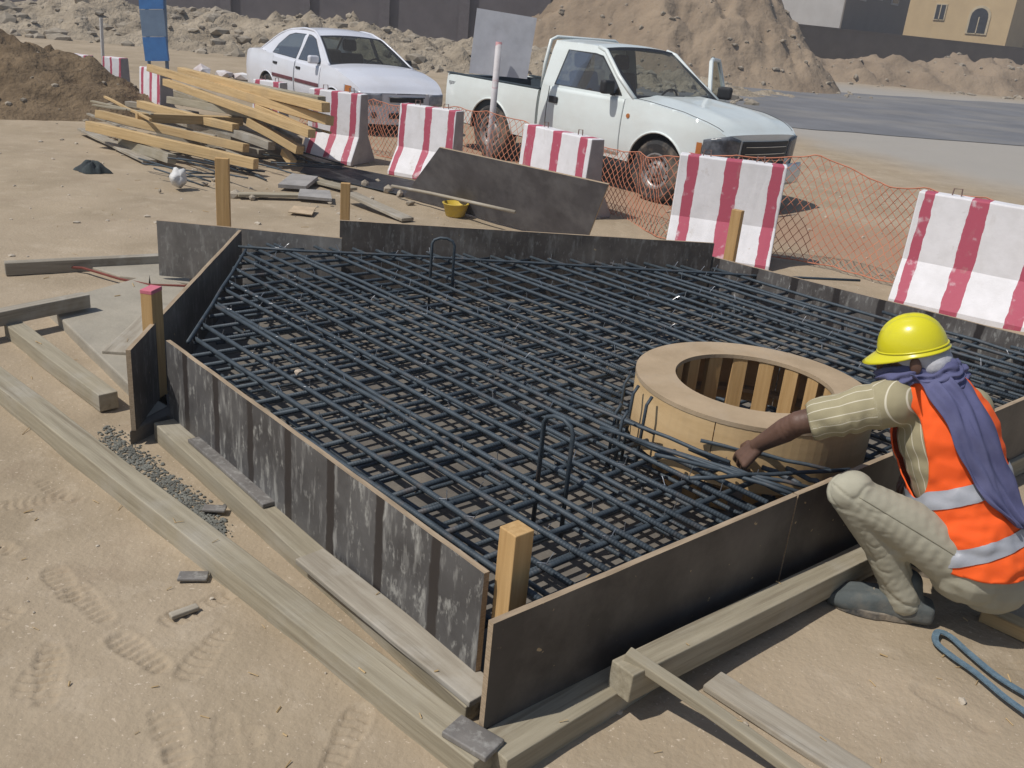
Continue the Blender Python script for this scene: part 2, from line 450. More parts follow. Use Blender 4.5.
# ------------------------------------------------------------------ mounds of soil as real terrain
def mound(name, cx, cy, a, b, h, m, label, seed, rough=.25, n=(90, 70), rot=0.0, power=1.0, kind='structure', cat='mound', fq=.6, flat=0):
    mb = MB()
    us = np.linspace(-1, 1, n[0]); vs2 = np.linspace(-1, 1, n[1])
    U, V = np.meshgrid(us, vs2, indexing='ij')
    d = np.sqrt(U ** 2 + V ** 2)
    ang = np.arctan2(V, U)
    d = d * (1 + .18 * fbm(np.cos(ang) * 1.5 + 3, np.sin(ang) * 1.5, 3, seed))
    prof = np.clip(1 - d, 0, 1) ** power
    if flat: prof = np.minimum(prof, flat) / flat
    lx, ly = U * a, V * b
    c, s = math.cos(rot), math.sin(rot)
    wx, wy = cx + lx * c - ly * s, cy + lx * s + ly * c
    hh = h * prof * (1 + .5 * fbm(wx * fq * .4, wy * fq * .4, 3, seed + 2)) + rough * np.clip(prof * 4, 0, 1) * fbm(wx * fq * 2, wy * fq * 2, 5, seed + 5, .6)
    z = SLOPE * np.clip(wy - 9, 0, 70) + hh - .06
    v = np.stack([wx, wy, z], -1).reshape(-1, 3)
    K = n[1]
    f = [(i * K + j, (i + 1) * K + j, (i + 1) * K + j + 1, i * K + j + 1) for i in range(n[0] - 1) for j in range(K - 1)]
    mb.add([tuple(p) for p in v], f)
    return tag(mb.build(name, m, smooth=True), label, cat, kind=kind)
mound('sand_mound', 4.5, 42.0, 7.9, 8.6, 5.0, MOUND, 'tall mound of excavated sand behind the pickup', 31, .75, (140, 110), fq=.5, flat=.72)
mound('earth_bank', 30, 50.5, 30, 3.6, 1.25, MOUND, 'low pale bank of sand along the far road edge', 44, .6, (220, 36), rot=.13, fq=.5, flat=.7)
mound('rubble_bank', -9.5, 31.5, 18, 5.0, .85, RUBBLE, 'long bank of broken rubble below the dark wall', 52, .5, (260, 80), fq=.8, flat=.75)
mound('soil_heap', -9.8, 14.0, 4.6, 2.8, 1.75, HEAP, 'dark brown heap of dug soil at the left edge', 63, .25, (110, 80), fq=1.6)
def rocks(name, spots, m, label, cat, seed):
    rr = random.Random(seed); mb = MB()
    for (x, y, z, s) in spots:
        bm = bmesh.new(); bmesh.ops.create_icosphere(bm, subdivisions=1, radius=1)
        M = Matrix.Translation((x, y, z)) @ Matrix.Rotation(rr.uniform(0, 6.28), 4, 'Z') @ Matrix.Diagonal((s * rr.uniform(.7, 1.4), s * rr.uniform(.6, 1.1), s * rr.uniform(.4, .8), 1))
        vv = [p.co * rr.uniform(.75, 1.2) for p in bm.verts]; ff = [[q.index for q in f.verts] for f in bm.faces]
        bm.free(); mb.add(vv, ff, 0, M)
    return tag(mb.build(name, m), label, cat, kind='stuff')
rr = random.Random(5)
dg = bpy.context.evaluated_depsgraph_get()
def drop(x, y, default=0.0):
    ok, loc, nrm, idx, ob, mt = scene.ray_cast(bpy.context.evaluated_depsgraph_get(), Vector((x, y, 30)), Vector((0, 0, -1)))
    return loc.z if ok else default
sp = []
for k in range(1100):
    x, y = rr.uniform(-26, 6), rr.uniform(26.2, 34.5)
    sp.append((x, y, drop(x, y), rr.choice((.05, .07, .09, .12, .16, .28)) * rr.uniform(.7, 1.3)))
rocks('rubble_stones', sp, ROCK, 'loose pale stones scattered over the rubble bank', 'rubble', 12)
sp = []
for k in range(150):
    x, y = rr.uniform(-12, -5.4), rr.uniform(10.6, 16)
    sp.append((x, y, drop(x, y), rr.choice((.02, .03, .05))))
for k in range(260):
    x, y = rr.uniform(-3, 12), rr.uniform(33.5, 41)
    sp.append((x, y, drop(x, y), rr.choice((.04, .06, .08, .13))))
for k in range(300):
    x, y = rr.uniform(10, 45), rr.uniform(44, 53)
    sp.append((x, y, drop(x, y), rr.choice((.08, .12, .2))))
rocks('soil_clods', sp, ROCK, 'small clods and stones on the soil heap and the far bank', 'stones', 13)
sp = []
for k in range(700):
    x, y = rr.uniform(-6, 5), rr.uniform(1.2, 13)
    sp.append((x, y, drop(x, y) + .002, rr.choice((.006, .008, .012, .02)) * (1 if y < 6 else 1.5)))
rocks('pebbles', sp, mat('pebble', (.55, .48, .38), (.38, .32, .25), rough=.9, bump=.2), 'small pale pebbles strewn over the sand', 'pebbles', 14)
sp = []
for k in range(1500):
    t = rr.random(); px, py = 105 + 120 * t + rr.gauss(0, 5), 432 + 100 * t + rr.gauss(0, 7)
    p = at(px, py); sp.append((p.x, p.y, drop(p.x, p.y) + .003, rr.choice((.003, .004, .006, .009))))
rocks('spilled_mortar', sp, mat('mortar_crumb', (.20, .20, .175), (.12, .12, .105), rough=.95, bump=.2), 'grey mortar crumbs spilled between the two left timbers', 'mortar', 15)

# ------------------------------------------------------------------ blinding slab under the formwork
Cn, Ac = at(487, 572, .43), at(168, 340, .43)
Cr_ = at(491, 622, .43)
Bc = at(240, 230, .43)
B0, B1 = at(157, 220, .43), at(342, 238, .43)
D0, D1 = at(340, 220, .53), at(714, 243, .53)
E0, E1 = at(706, 255, .43), at(1024, 335, .43)
A0 = at(128, 350, .43)
Fr = at(865, 470, .43); Gr = at(1024, 398, .43)
def hit(p, d, q, e):
    den = d.x * e.y - d.y * e.x
    t = ((q.x - p.x) * e.y - (q.y - p.y) * e.x) / den
    return p + d * t
Kc = hit(Cr_, (Gr - Cr_), E0, (E1 - E0))
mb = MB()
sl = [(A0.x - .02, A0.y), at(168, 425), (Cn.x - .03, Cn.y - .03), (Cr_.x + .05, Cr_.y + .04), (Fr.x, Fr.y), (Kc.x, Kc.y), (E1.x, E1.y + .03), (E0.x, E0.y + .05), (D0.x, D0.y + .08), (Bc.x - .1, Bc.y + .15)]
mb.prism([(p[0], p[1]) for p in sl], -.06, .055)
o = mb.build('blinding_slab', BLIND_SHADED, bevel=.008)
tag(o, 'dusty concrete blinding slab beneath the steel mesh inside the box', 'slab')
mb = MB(); mb.prism([(p[0], p[1]) for p in (at(46, 313), at(132, 398), at(166, 418), lerp(A0, Bc, .06), lerp(A0, Bc, .5), lerp(A0, Bc, .88), at(150, 283))], -.06, .06)
tag(mb.build('concrete_slab', SLABC, bevel=.008), 'pale flat concrete slab showing outside the left end of the box', 'slab')
mb = MB()
mb.prism([(p[0], p[1]) for p in (at(83, 269), at(120, 281), at(190, 288), at(192, 268), at(150, 262))], -.03, .035)
tag(mb.build('concrete_crust', SLABC, bevel=.006), 'thin pale concrete crust behind the slab, beside the red strap', 'slab')

# ------------------------------------------------------------------ formwork
form = empty('formwork', (1.0, 4.0, .06))
tag(form, 'shallow black plywood formwork box nailed to wooden posts, filled with steel mesh', 'formwork')
FI = form.matrix_world.inverted() if False else Matrix.Translation((-1.0, -4.0, -.06))
def panel(P, Q, z0, z1, m, th=.02, name='panel', mats=None, label=None, nseg=1):
    P, Q = Vector((P[0], P[1], 0)), Vector((Q[0], Q[1], 0))
    L_ = (Q - P).length; h = z1 - z0
    n = max(2, int(L_ / .06)); mb = MB()
    xs = np.linspace(-L_ / 2, L_ / 2, n + 1)
    for i in range(n):
        a, b = xs[i], xs[i + 1]
        # chipped upper edge
        za, zb = [h / 2 - .004 * max(0, float(vnoise(np.array((x + P.x) * 9), np.array(P.y * 7), 3))) for x in (a, b)]
        v = [(a, -th / 2, -h / 2), (b, -th / 2, -h / 2), (b, th / 2, -h / 2), (a, th / 2, -h / 2), (a, -th / 2, za), (b, -th / 2, zb), (b, th / 2, zb), (a, th / 2, za)]
        f = [(0, 3, 2, 1), (4, 5, 6, 7), (0, 1, 5, 4), (2, 3, 7, 6)]
        if i == 0: f.append((3, 0, 4, 7))
        if i == n - 1: f.append((1, 2, 6, 5))
        o0 = len(mb.m); mb.add(v, f)
        mb.m[o0 + 1] = 1
        for k in range(4, len(f)): mb.m[o0 + k] = 1
    M = frame_along((P.x, P.y, (z0 + z1) / 2), (Q.x, Q.y, (z0 + z1) / 2))
    o = mb.build(name, [m, PLYEDGE], form, mw=None, weld=.0005)
    o.matrix_local = FI @ M
    if label: o['label'] = label
    return o
seam = at(806, 500, .43); seam = lerp(Cr_, Kc, (seam - Cr_).length / (Kc - Cr_).length)
panel(Ac, Cn, .06, .43, PLY_L, label='black panel with dried concrete splashes and dark vertical bands')
panel(Cr_, seam, .06, .43, PLY_R, label='clean black front panel')
panel(lerp(seam, Kc, .003), Kc, .06, .43, PLY_R)
panel(A0, Bc, .06, .43, PLY_B)
panel(B0, B1, .06, .43, PLY_G, label='greyish back panel reaching past the corner')
panel(D0, D1, .06, .53, PLY_B, label='taller dusty back panel')
panel(E0, lerp(E0, Kc, 1.0), .06, .43, film_ply('film_faced_plywood_banded', (0.12, .108, .10), (0.07, .06, .055), (0.20, .185, .17), .6, 13.0, drips=.5, studs=True))
def post(px, pbase, ptop, w, d, m, rz, z0=-.1, label=None, wy=None, tip=None):
    P = at(px, pbase); zt = top_z(P, ptop)
    mb = MB(); n = 5
    zs = np.linspace(z0, zt, n)
    for i in range(n - 1): mb.box(-w / 2, w / 2, -d / 2, d / 2, zs[i], zs[i + 1])
    mb = MB().box(-w / 2, w / 2, -d / 2, d / 2, z0, zt)
    if tip: mb.box(-w / 2 - .001, w / 2 + .001, -d / 2 - .001, d / 2 + .001, zt - .018, zt + .001, 1)
    o = mb.build('post', [m] + ([tip] if tip else []), form, bevel=.003)
    o.matrix_local = FI @ (Matrix.Translation((P.x, P.y, 0)) @ Matrix.Rotation(rz, 4, 'Z'))
    if label: o['label'] = label
    return o
WOODZ = stain(mat('upright_timber', (0.56, 0.36, 0.16), (0.44, 0.265, 0.105), rough=.75, scale=7, stretch=(7, 7, .35), bump=.25, bscale=20, bdist=.004, rnd=.08), (0.34, .25, .15), scale=2.2, lo=.55, hi=.75, amount=.6)
PINKTIP = mat('pink_paint', (.62, .16, .22), (.5, .2, .2), rough=.7)
post(500, 694, 528, .068, .068, WOODZ, R(43), label='bright pine corner post')
post(158, 407, 288, .055, .09, WOODZ, R(-8), label='corner post with a pink painted tip', tip=PINKTIP)
post(225, 262, 158, .095, .045, WOODZ, R(8), label='tall post behind the left corner')
post(344, 262, 183, .07, .05, WOODZ, R(8))
post(725, 284, 210, .085, .06, WOODZ, R(-35))

# ------------------------------------------------------------------ reinforcement cage
cage = empty('rebar_cage', (.8, 4.2, .1))
tag(cage, 'two layers of blue-grey reinforcing bars tied into a mesh inside the formwork', 'rebar cage')
CI = Matrix.Translation((-.8, -4.2, -.1))
cen = (Ac + Cn + Kc + E0 + Bc) / 5
poly = [Vector((p.x, p.y, 0)) for p in (Ac, hit(Ac, Cn - Ac, Kc, Cr_ - Kc), Kc, E0, Bc)]
RC, RO, RI_ = Vector((1.03, 3.70, 0)), .505, .335
def inset(poly, d):
    n = len(poly); out = []
    for i in range(n):
        a, b, c = poly[i - 1], poly[i], poly[(i + 1) % n]
        def off(p, q):
            t = (q - p).normalized(); nn = Vector((-t.y, t.x, 0))
            return p + nn * d, t
        (p1, t1), (p2, t2) = off(a, b), off(b, c)
        out.append(hit(p1, t1, p2, t2))
    return out
pin = inset(poly, .055)
def clip_line(p, d, pl):
    t0, t1 = -1e9, 1e9
    for i in range(len(pl)):
        a, b = pl[i], pl[(i + 1) % len(pl)]
        e = b - a; nn = Vector((-e.y, e.x, 0))
        num, den = nn.dot(p - a), nn.dot(d)
        if abs(den) < 1e-9:
            if num < 0: return None
            continue
        t = -num / den
        if den > 0: t0 = max(t0, t)
        else: t1 = min(t1, t)
    return (t0, t1) if t1 - t0 > .12 else None
ANG1, ANG2 = R(-45), R(42.5)
d1, d2 = Vector((math.cos(ANG1), math.sin(ANG1), 0)), Vector((math.cos(ANG2), math.sin(ANG2), 0))
STEEL1, STEEL2 = ribbed(ANG1), ribbed(ANG2)
def bar(pts, r=.0088, name='bar', m=None):
    mb = MB(); mb.tube(pts, r, 8)
    mid = Vector((0, 0, 0))
    for p in pts: mid += Vector(p)
    mid /= len(pts)
    mb.v = [tuple(Vector(p) - mid) for p in mb.v]
    o = mb.build(name, m or STEEL, cage, smooth=True)
    o.matrix_local = CI @ Matrix.Translation(mid)
    return o
def wob(p, q, z, amp=.004, n=7):
    return [lerp(p, q, t) + Vector((rng.normal(0, amp) * .4, rng.normal(0, amp) * .4, z + rng.normal(0, amp * .5))) for t in np.linspace(0, 1, n)]
ties = MB()
tops1, tops2 = [], []
def mat_layer(d, spacing, z, ring, r, store=None, jit=.014, start=0.07, nm='bar'):
    mm = STEEL1 if d is d1 else STEEL2
    nn = Vector((-d.y, d.x, 0))
    offs = [nn.dot(p) for p in pin]; a = min(offs) + start
    while a < max(offs) - .02:
        p = nn * (a + rng.normal(0, jit))
        dd = (d + nn * rng.normal(0, .006)).normalized()
        cl = clip_line(p, dd, pin)
        a += spacing
        if not cl: continue
        segs = [cl]
        if ring:
            w = RC - p; tc_ = w.dot(dd); dist = (w - dd * tc_).length; rad = .545
            if dist < rad:
                hlf = math.sqrt(rad ** 2 - dist ** 2); segs = [(cl[0], tc_ - hlf), (tc_ + hlf, cl[1])]
        for s in segs:
            if s[1] - s[0] < .1: continue
            e0, e1 = s[0] + abs(rng.normal(0, .02)), s[1] - abs(rng.normal(0, .02))
            bar(wob(p + dd * e0, p + dd * e1, z, .006), r, nm, mm)
            if store is not None: store.append((p, dd, e0, e1))
mat_layer(d1, .116, .362, True, .0102, tops1)
mat_layer(d2, .152, .342, True, .0102, tops2)
nup = len(cage.children)
mat_layer(d1, .122, .155, False, .0095, nm='lower_bar')
mat_layer(d2, .132, .137, False, .0095, nm='lower_bar')
bar(wob(at(188, 343, .375), at(246, 250, .375), 0)); bar(wob(at(238, 247, .38), at(860, 281, .38), 0, n=12))
nbar = sum(1 for c in cage.children)
# extra starter bars round the ring and near the worker
for (a, b) in (((600, 428), (800, 492)), ((655, 455), (812, 488)), ((636, 440), (792, 494)), ((700, 440), (830, 470)), ((560, 395), (730, 462)), ((690, 478), (850, 470))):
    bar(wob(at(*a, .40), at(*b, .385), 0), .008)
for (a, b, z) in (((430, 283), (452, 285), .62), ((538, 478), (566, 492), .60)):
    P, Q = at(*a, .34), at(*b, .34)
    pts = [P - Vector((0, 0, .2)), Vector((P.x, P.y, z - .04))]
    for k in range(1, 5):
        t = k / 5; pts.append(lerp(P, Q, .5 - .5 * math.cos(t * math.pi)) + Vector((0, 0, z - .04 - P.z + .04 * math.sin(t * math.pi))))
    pts += [Vector((Q.x, Q.y, z - .04)), Q - Vector((0, 0, .2))]
    bar(pts, .0085, 'lifting_hoop')
for k, (px, py) in enumerate(((612, 425), (620, 402), (627, 420), (633, 398), (617, 440), (640, 432))):
    P = at(px, py, .34)
    bar([P + Vector((0, 0, -.2)), P + Vector((.01, 0, .06 + .03 * (k % 3))), P + Vector((.03, .02, .09 + .03 * (k % 3)))], .007, 'starter_bar')
for (p, dd, e0, e1) in tops1:
    for (p2, dd2, f0, f1) in tops2:
        if rng.random() > .42: continue
        h_ = hit(p, dd, p2, dd2)
        t = (h_ - p).dot(dd); t2 = (h_ - p2).dot(dd2)
        if not (e0 < t < e1 and f0 < t2 < f1): continue
        c = Vector((h_.x, h_.y, .355)) - Vector((.8, 4.2, .1))
        b = (dd + dd2).normalized() * .0125
        u = Vector((0, 0, .0135))
        ties.tube([c - b - u * .6, c - b + u, c + b + u, c + b - u * .6], .0013, 4)
        tw = Vector((rng.normal(0, .012), rng.normal(0, .012), .02 + .018 * rng.random()))
        ties.tube([c + b + u * .6, c + b + u + tw * .6, c + b + u + tw], .0016, 4)
o = ties.build('tie_wires', WIRE, cage); o['kind'] = 'stuff'

# ------------------------------------------------------------------ wooden manhole ring
ring = empty('manhole_ring_form', (RC.x, RC.y, .15))
tag(ring, 'round plywood form ring standing in the mesh beside the crouching worker', 'ring form')
PLYW = mat('pale_plywood', (0.67, 0.47, 0.25), (0.57, 0.385, 0.19), rough=.7, scale=3, stretch=(1, 1, 5), bump=.12, bscale=50, bdist=.003)
stain(PLYW, (0.44, .31, .175), scale=3, lo=.52, hi=.72, amount=.5, stretch=(2, 2, .6), seed=2)
PLYT = stain(mat('dusty_ply_top', (0.45, 0.335, 0.215), (0.36, 0.265, 0.165), rough=.85, scale=5, bump=.15, bscale=50), (0.42, .34, .25), scale=3, lo=.5, hi=.7, amount=.6)
def annulus(r0, r1, z0, z1, name, m, ms=None, n=96):
    mb = MB(); mb.lathe([(r0, z0), (r1, z0), (r1, z1), (r0, z1)], n, closed=True)
    return mb.build(name, m, ring, weld=.0001)
annulus(RI_, RO, .333, .351, 'top_board', PLYT)
annulus(RO - .07, RO - .016, .135, .153, 'bottom_board', PLYT)
for a0, a1 in ((R(-118), R(62)), (R(62.5), R(241.5))):
    mb = MB(); n = 48
    for k in range(n):
        t0, t1 = a0 + (a1 - a0) * k / n, a0 + (a1 - a0) * (k + 1) / n
        v = []
        for t in (t0, t1):
            for r_ in (RO - .014, RO - .0025):
                for z in (.075, .3315): v.append((r_ * math.cos(t), r_ * math.sin(t), z))
        f = [(2, 3, 7, 6), (0, 4, 5, 1), (3, 1, 5, 7), (2, 6, 4, 0)]
        if k == 0: f.append((0, 1, 3, 2))
        if k == n - 1: f.append((4, 6, 7, 5))
        mb.add(v, f)
    mb.build('outer_skin', PLYW, ring, weld=.0005, smooth=False)
for k in range(18):
    a = 2 * math.pi * k / 18 + .13
    M = Matrix.Rotation(a, 4, 'Z')
    MB().box(RI_ + .004, RI_ + .042, -.034, .034, -.09, .3325, 0).build('batten', WOODZ, ring, rot=(0, 0, a), bevel=.002)

# ------------------------------------------------------------------ timbers
def timber(name, P, Q, w, h, m, label, cat, group=None, roll=0.0, bow=.006, seed=0, bevel=.004, parent=None, taper=0.0):
    P, Q = Vector(P), Vector(Q); L_ = (Q - P).length; n = 10
    mb = MB(); v = []
    for i in range(n + 1):
        x = -L_ / 2 + L_ * i / n
        dy = bow * float(vnoise(np.array(x * 2.3 + seed), np.array(seed * 1.3), 4)) ; dz = bow * float(vnoise(np.array(x * 2.1 + seed), np.array(seed + 5.5), 6))
        ww = w * (1 + taper * (i / n - .5)) * (1 + .04 * float(vnoise(np.array(x * 9.), np.array(seed + .3), 2)))
        v += [(x, -ww / 2 + dy, -h / 2 + dz), (x, ww / 2 + dy, -h / 2 + dz), (x, ww / 2 + dy, h / 2 + dz), (x, -ww / 2 + dy, h / 2 + dz)]
    f = [(0, 1, 2, 3)[::-1], tuple(4 * n + k for k in range(4))]
    for i in range(n):
        for k in range(4):
            k2 = (k + 1) % 4
            f.append((4 * i + k, 4 * i + k2, 4 * i + 4 + k2, 4 * i + 4 + k))
    mb.add(v, f)
    o = mb.build(name, m, parent, mw=frame_along(P, Q, roll=roll), bevel=bevel, weld=.00001)
    return tag(o, label, cat, group)
def lay(name, a, za, b, zb, w, h, m, label, cat, group=None, **k):      # centre line of the upper face given
    P, Q = at(*a, za), at(*b, zb)
    P.z -= h / 2; Q.z -= h / 2
    return timber(name, P, Q, w, h, m, label, cat, group, **k)
GRP = 'timbers lying round the formwork'
lay('timber', (-60, 330), .085, (488, 754), .085, .105, .10, OLDWOOD, 'long dusty squared timber along the left foreground, farthest outside the box', 'timber', GRP, seed=1)
lay('timber', (166, 420), .075, (482, 699), .07, .115, .09, OLDWOOD, 'squared timber along the foot of the splashed left panel', 'timber', GRP, seed=2)
lay('timber', (492, 748), .088, (700, 623), .088, .12, .10, OLDWOOD, 'squared timber along the foot of the front panel, below the overlapping end', 'timber', GRP, seed=3)
lay('timber', (622, 668), .175, (900, 533), .105, .085, .095, OLDWOOD, 'squared timber overlapping the front one and running behind the worker', 'timber', GRP, seed=4, bow=.003)
lay('stick', (628, 648), .205, (830, 792), .04, .042, .03, OLDWOOD, 'crooked pale stick leaning from the overlapping timber onto the sand', 'stick', seed=5, bow=.02)
lay('plank', (712, 678), .03, (880, 785), .02, .10, .022, GREYWOOD, 'flat dusty plank half buried in sand beside the crooked stick', 'plank', seed=6)
lay('plank', (310, 553), .098, (484, 694), .092, .115, .022, GREYWOOD, 'thin grey plank lying on the left timber up to the near corner', 'plank', seed=7)
lay('plywood_strip', (196, 437), .093, (272, 502), .093, .075, .018, PLY_G, 'narrow black plywood strip lying on the left timber', 'plywood strip', seed=8)
lay('plywood_offcut', (452, 722), .105, (496, 748), .105, .085, .018, PLY_G, 'small grey plywood offcut lying on the near timber corner', 'offcut', seed=9)
lay('timber', (12, 322), .085, (108, 393), .085, .09, .085, OLDWOOD, 'short pale squared timber beside the slab at the left', 'timber', GRP, seed=10)
lay('timber', (-40, 318), .16, (86, 293), .16, .075, .08, GREYWOOD, 'dark short timber resting across the pale one at the left edge', 'timber', GRP, seed=11)
lay('timber', (4, 262), .09, (170, 254), .09, .07, .085, GREYWOOD, 'grey timber lying behind the slab, ending at the back panel', 'timber', GRP, seed=12)
lay('plywood_offcut', (118, 352), .075, (165, 305), .075, .16, .018, GREYWOOD, 'grey plywood offcut on the slab beside the pink tipped post', 'offcut', seed=13)
lay('plywood_offcut', (178, 575), .022, (208, 575), .022, .05, .012, PLY_G, 'square dark chip on the sand near the long left timber', 'offcut', seed=14)
lay('plywood_offcut', (170, 615), .025, (198, 605), .025, .028, .016, GREYWOOD, 'small narrow grey block on the open sand at left', 'offcut', seed=15)
lay('plywood_offcut', (203, 507), .022, (226, 508), .022, .045, .012, PLY_G, 'small dark scrap between the two left timbers', 'offcut', seed=16)
lay('timber', (985, 606), .05, (1060, 640), .05, .07, .05, WOOD, 'timber end poking out behind the worker at the right edge', 'timber', GRP, seed=17)
lay('timber', (960, 478), .10, (1090, 418), .10, .10, .10, OLDWOOD, 'squared timber outside the box behind the worker', 'timber', GRP, seed=18)
# red strap on the crust, blue sling, loose stone on the bars
mb = MB(); pts = [at(x, y, z) for x, y, z in ((20, 264, .01), (83, 268, .045), (120, 279, .045), (150, 285, .06), (185, 286, .065), (196, 284, .065))]
mb.tube(pts, .009, 6); tag(mb.build('strap', mat('red_strap', (.20, .05, .035), rough=.8)), 'thin dark red strap lying curved across the pale crust', 'strap')
def ribbon(mb, pts, w, th, up=Vector((0, 0, 1))):
    P = [Vector(p) for p in pts]; v = []; f = []
    for i in range(len(P)):
        t = (P[min(i + 1, len(P) - 1)] - P[max(i - 1, 0)]).normalized(); s_ = t.cross(up).normalized() * w / 2; n_ = up * th / 2
        v += [P[i] - s_ - n_, P[i] + s_ - n_, P[i] + s_ + n_, P[i] - s_ + n_]
    for i in range(len(P) - 1):
        for k in range(4): f.append((4 * i + k, 4 * i + (k + 1) % 4, 4 * i + 4 + (k + 1) % 4, 4 * i + 4 + k))
    f += [(3, 2, 1, 0), tuple(4 * len(P) - 4 + k for k in range(4))]
    mb.add(v, f)
def smooth_pts(pts, n=8):
    P = [Vector(p) for p in pts]; out = []
    for i in range(len(P) - 1):
        a, b, c, d = P[max(i - 1, 0)], P[i], P[i + 1], P[min(i + 2, len(P) - 1)]
        for k in range(n):
            t = k / n
            out.append(.5 * ((2 * b) + (c - a) * t + (2 * a - 5 * b + 4 * c - d) * t * t + (3 * b - a - 3 * c + d) * t ** 3))
    return out + [P[-1]]
mb = MB()
ribbon(mb, smooth_pts([at(x, y, .02) for x, y in ((1040, 702), (1000, 678), (968, 652), (950, 636), (938, 632), (936, 642), (952, 656), (975, 672), (1005, 697), (1040, 722))]), .022, .006)
tag(mb.build('lifting_sling', mat('sling_webbing', (.14, .21, .26), (.09, .14, .18), rough=.85, scale=40, bump=.4, bscale=200)), 'folded blue-grey webbing sling lying on sand in the lower right corner', 'sling')
P = at(298, 372, .385)
rocks('pale_stone', [(P.x, P.y, P.z, .022)], mat('chalk', (.62, .5, .38), rough=.9), 'small pale lump resting on the bars', 'stone', 3)['kind'] = 'thing'

# ------------------------------------------------------------------ concrete barriers
RED = (0.45, 0.085, 0.13); WHITE = (0.80, 0.78, 0.79)
def barrier_paint(name, bands, seed, L_=1.0):
    m = mat(name, WHITE, (0.70, .68, .68), rough=.65, scale=5, bump=.15, bscale=30)
    nt, b, N, L = nodes_of(m)
    src = b.inputs['Base Color'].links[0].from_socket
    tc = N('ShaderNodeTexCoord'); sx = N('ShaderNodeSeparateXYZ'); L(tc.outputs['Object'], sx.inputs[0])
    nz = N('ShaderNodeTexNoise'); nz.inputs['Scale'].default_value = 6; nz.inputs['Detail'].default_value = 6
    L(tc.outputs['Object'], nz.inputs[0])
    off = N('ShaderNodeMath'); off.operation = 'MULTIPLY_ADD'; off.inputs[1].default_value = .05; L(nz.outputs[0], off.inputs[0]); L(sx.outputs[0], off.inputs[2])
    r = N('ShaderNodeValToRGB'); r.color_ramp.interpolation = 'CONSTANT'
    els = r.color_ramp.elements
    els[0].position = 0; els[0].color = (0, 0, 0, 1); els[1].position = 1; els[1].color = (0, 0, 0, 1)
    for lo, hi in sorted(bands):
        lo, hi = [min(.999, max(.001, .5 + (q_ - .5) * L_)) for q_ in (lo, hi)]
        e = els.new(lo); e.color = (1, 1, 1, 1); e = els.new(hi); e.color = (0, 0, 0, 1)
    ad = N('ShaderNodeMath'); ad.inputs[1].default_value = .5 - .025; L(off.outputs[0], ad.inputs[0]); L(ad.outputs[0], r.inputs[0])
    wn2 = N('ShaderNodeTexNoise'); wn2.inputs['Scale'].default_value = 11; wn2.inputs['Detail'].default_value = 9; L(tc.outputs['Object'], wn2.inputs[0])
    wr = N('ShaderNodeMapRange'); wr.inputs[1].default_value = .58; wr.inputs[2].default_value = .72; wr.inputs[3].default_value = 1; wr.inputs[4].default_value = .35; L(wn2.outputs[0], wr.inputs[0])
    mu = N('ShaderNodeMath'); mu.operation = 'MULTIPLY'; L(r.outputs[0], mu.inputs[0]); L(wr.outputs[0], mu.inputs[1])
    mx = N('ShaderNodeMix'); mx.data_type = 'RGBA'; L(mu.outputs[0], mx.inputs[0]); L(src, mx.inputs[6]); mx.inputs[7].default_value = (*RED, 1)
    L(mx.outputs[2], b.inputs['Base Color'])
    stain(m, (.42, .36, .29), scale=7, lo=.62, hi=.74, amount=.55, seed=seed)
    stain(m, (.45, .40, .34), scale=3, lo=.60, hi=.8, amount=.45, seed=seed + 2, stretch=(2, 2, .6))
    return m
LOOP = mat('barrier_loop_steel', (.30, .2, .17), rough=.6, metal=.5)
BGRP = 'red and white concrete barriers along the road'
BCONC = stain(mat('barrier_concrete', (0.40, 0.36, 0.345), (0.31, 0.28, 0.27), rough=.9, scale=5, bump=.3, bscale=50), (0.24, .21, .2), scale=7, lo=.58, hi=.75, amount=.6)
def barrier(P, ang, L_, H, bands, label, seed, loops=True, name='concrete_barrier', tilt=0):
    prof = [(-.29, 0), (-.29, .06), (-.115, .40), (-.085, 1.0), (.085, 1.0), (.115, .40), (.29, .06), (.29, 0)]
    root = empty(name, P, ang); root.rotation_euler.x = tilt
    tag(root, label, 'barrier', BGRP)
    mb = MB(); n = len(prof); xs = np.linspace(-L_ / 2, L_ / 2, 13); v = []; f = []; ms = []
    for x in xs:
        v += [(x, y + .006 * float(vnoise(np.array(x * 6 + seed), np.array(z * 5.), 2)), z * H + .005 * float(vnoise(np.array(x * 7.), np.array(seed + y), 3))) for y, z in prof]
    for i in range(len(xs) - 1):
        for k in range(n):
            k2 = (k + 1) % n
            f.append((i * n + k, (i + 1) * n + k, (i + 1) * n + k2, i * n + k2)); ms.append(1 if k in (1, 2, 3, 4, 5, 0, 6) else 0)
    f += [tuple(range(n)), tuple((len(xs) - 1) * n + k for k in range(n))[::-1]]; ms += [0, 0]
    mb.add(v, f); mb.m = ms
    pm = barrier_paint('barrier_paint_%d' % int(seed), bands, seed, L_) if isinstance(bands, list) else bands
    o = mb.build('barrier_body', [BCONC, pm], root, bevel=.012, bseg=2, weld=.00001)
    if loops:
        for s in (-.25, .25):
            lp = MB(); lp.tube([(s * L_ - .035, 0, H - .02), (s * L_ - .03, 0, H + .05), (s * L_ + .03, 0, H + .055), (s * L_ + .035, 0, H - .02)], .006, 6)
            lp.build('lifting_loop', LOOP, root)
    return root
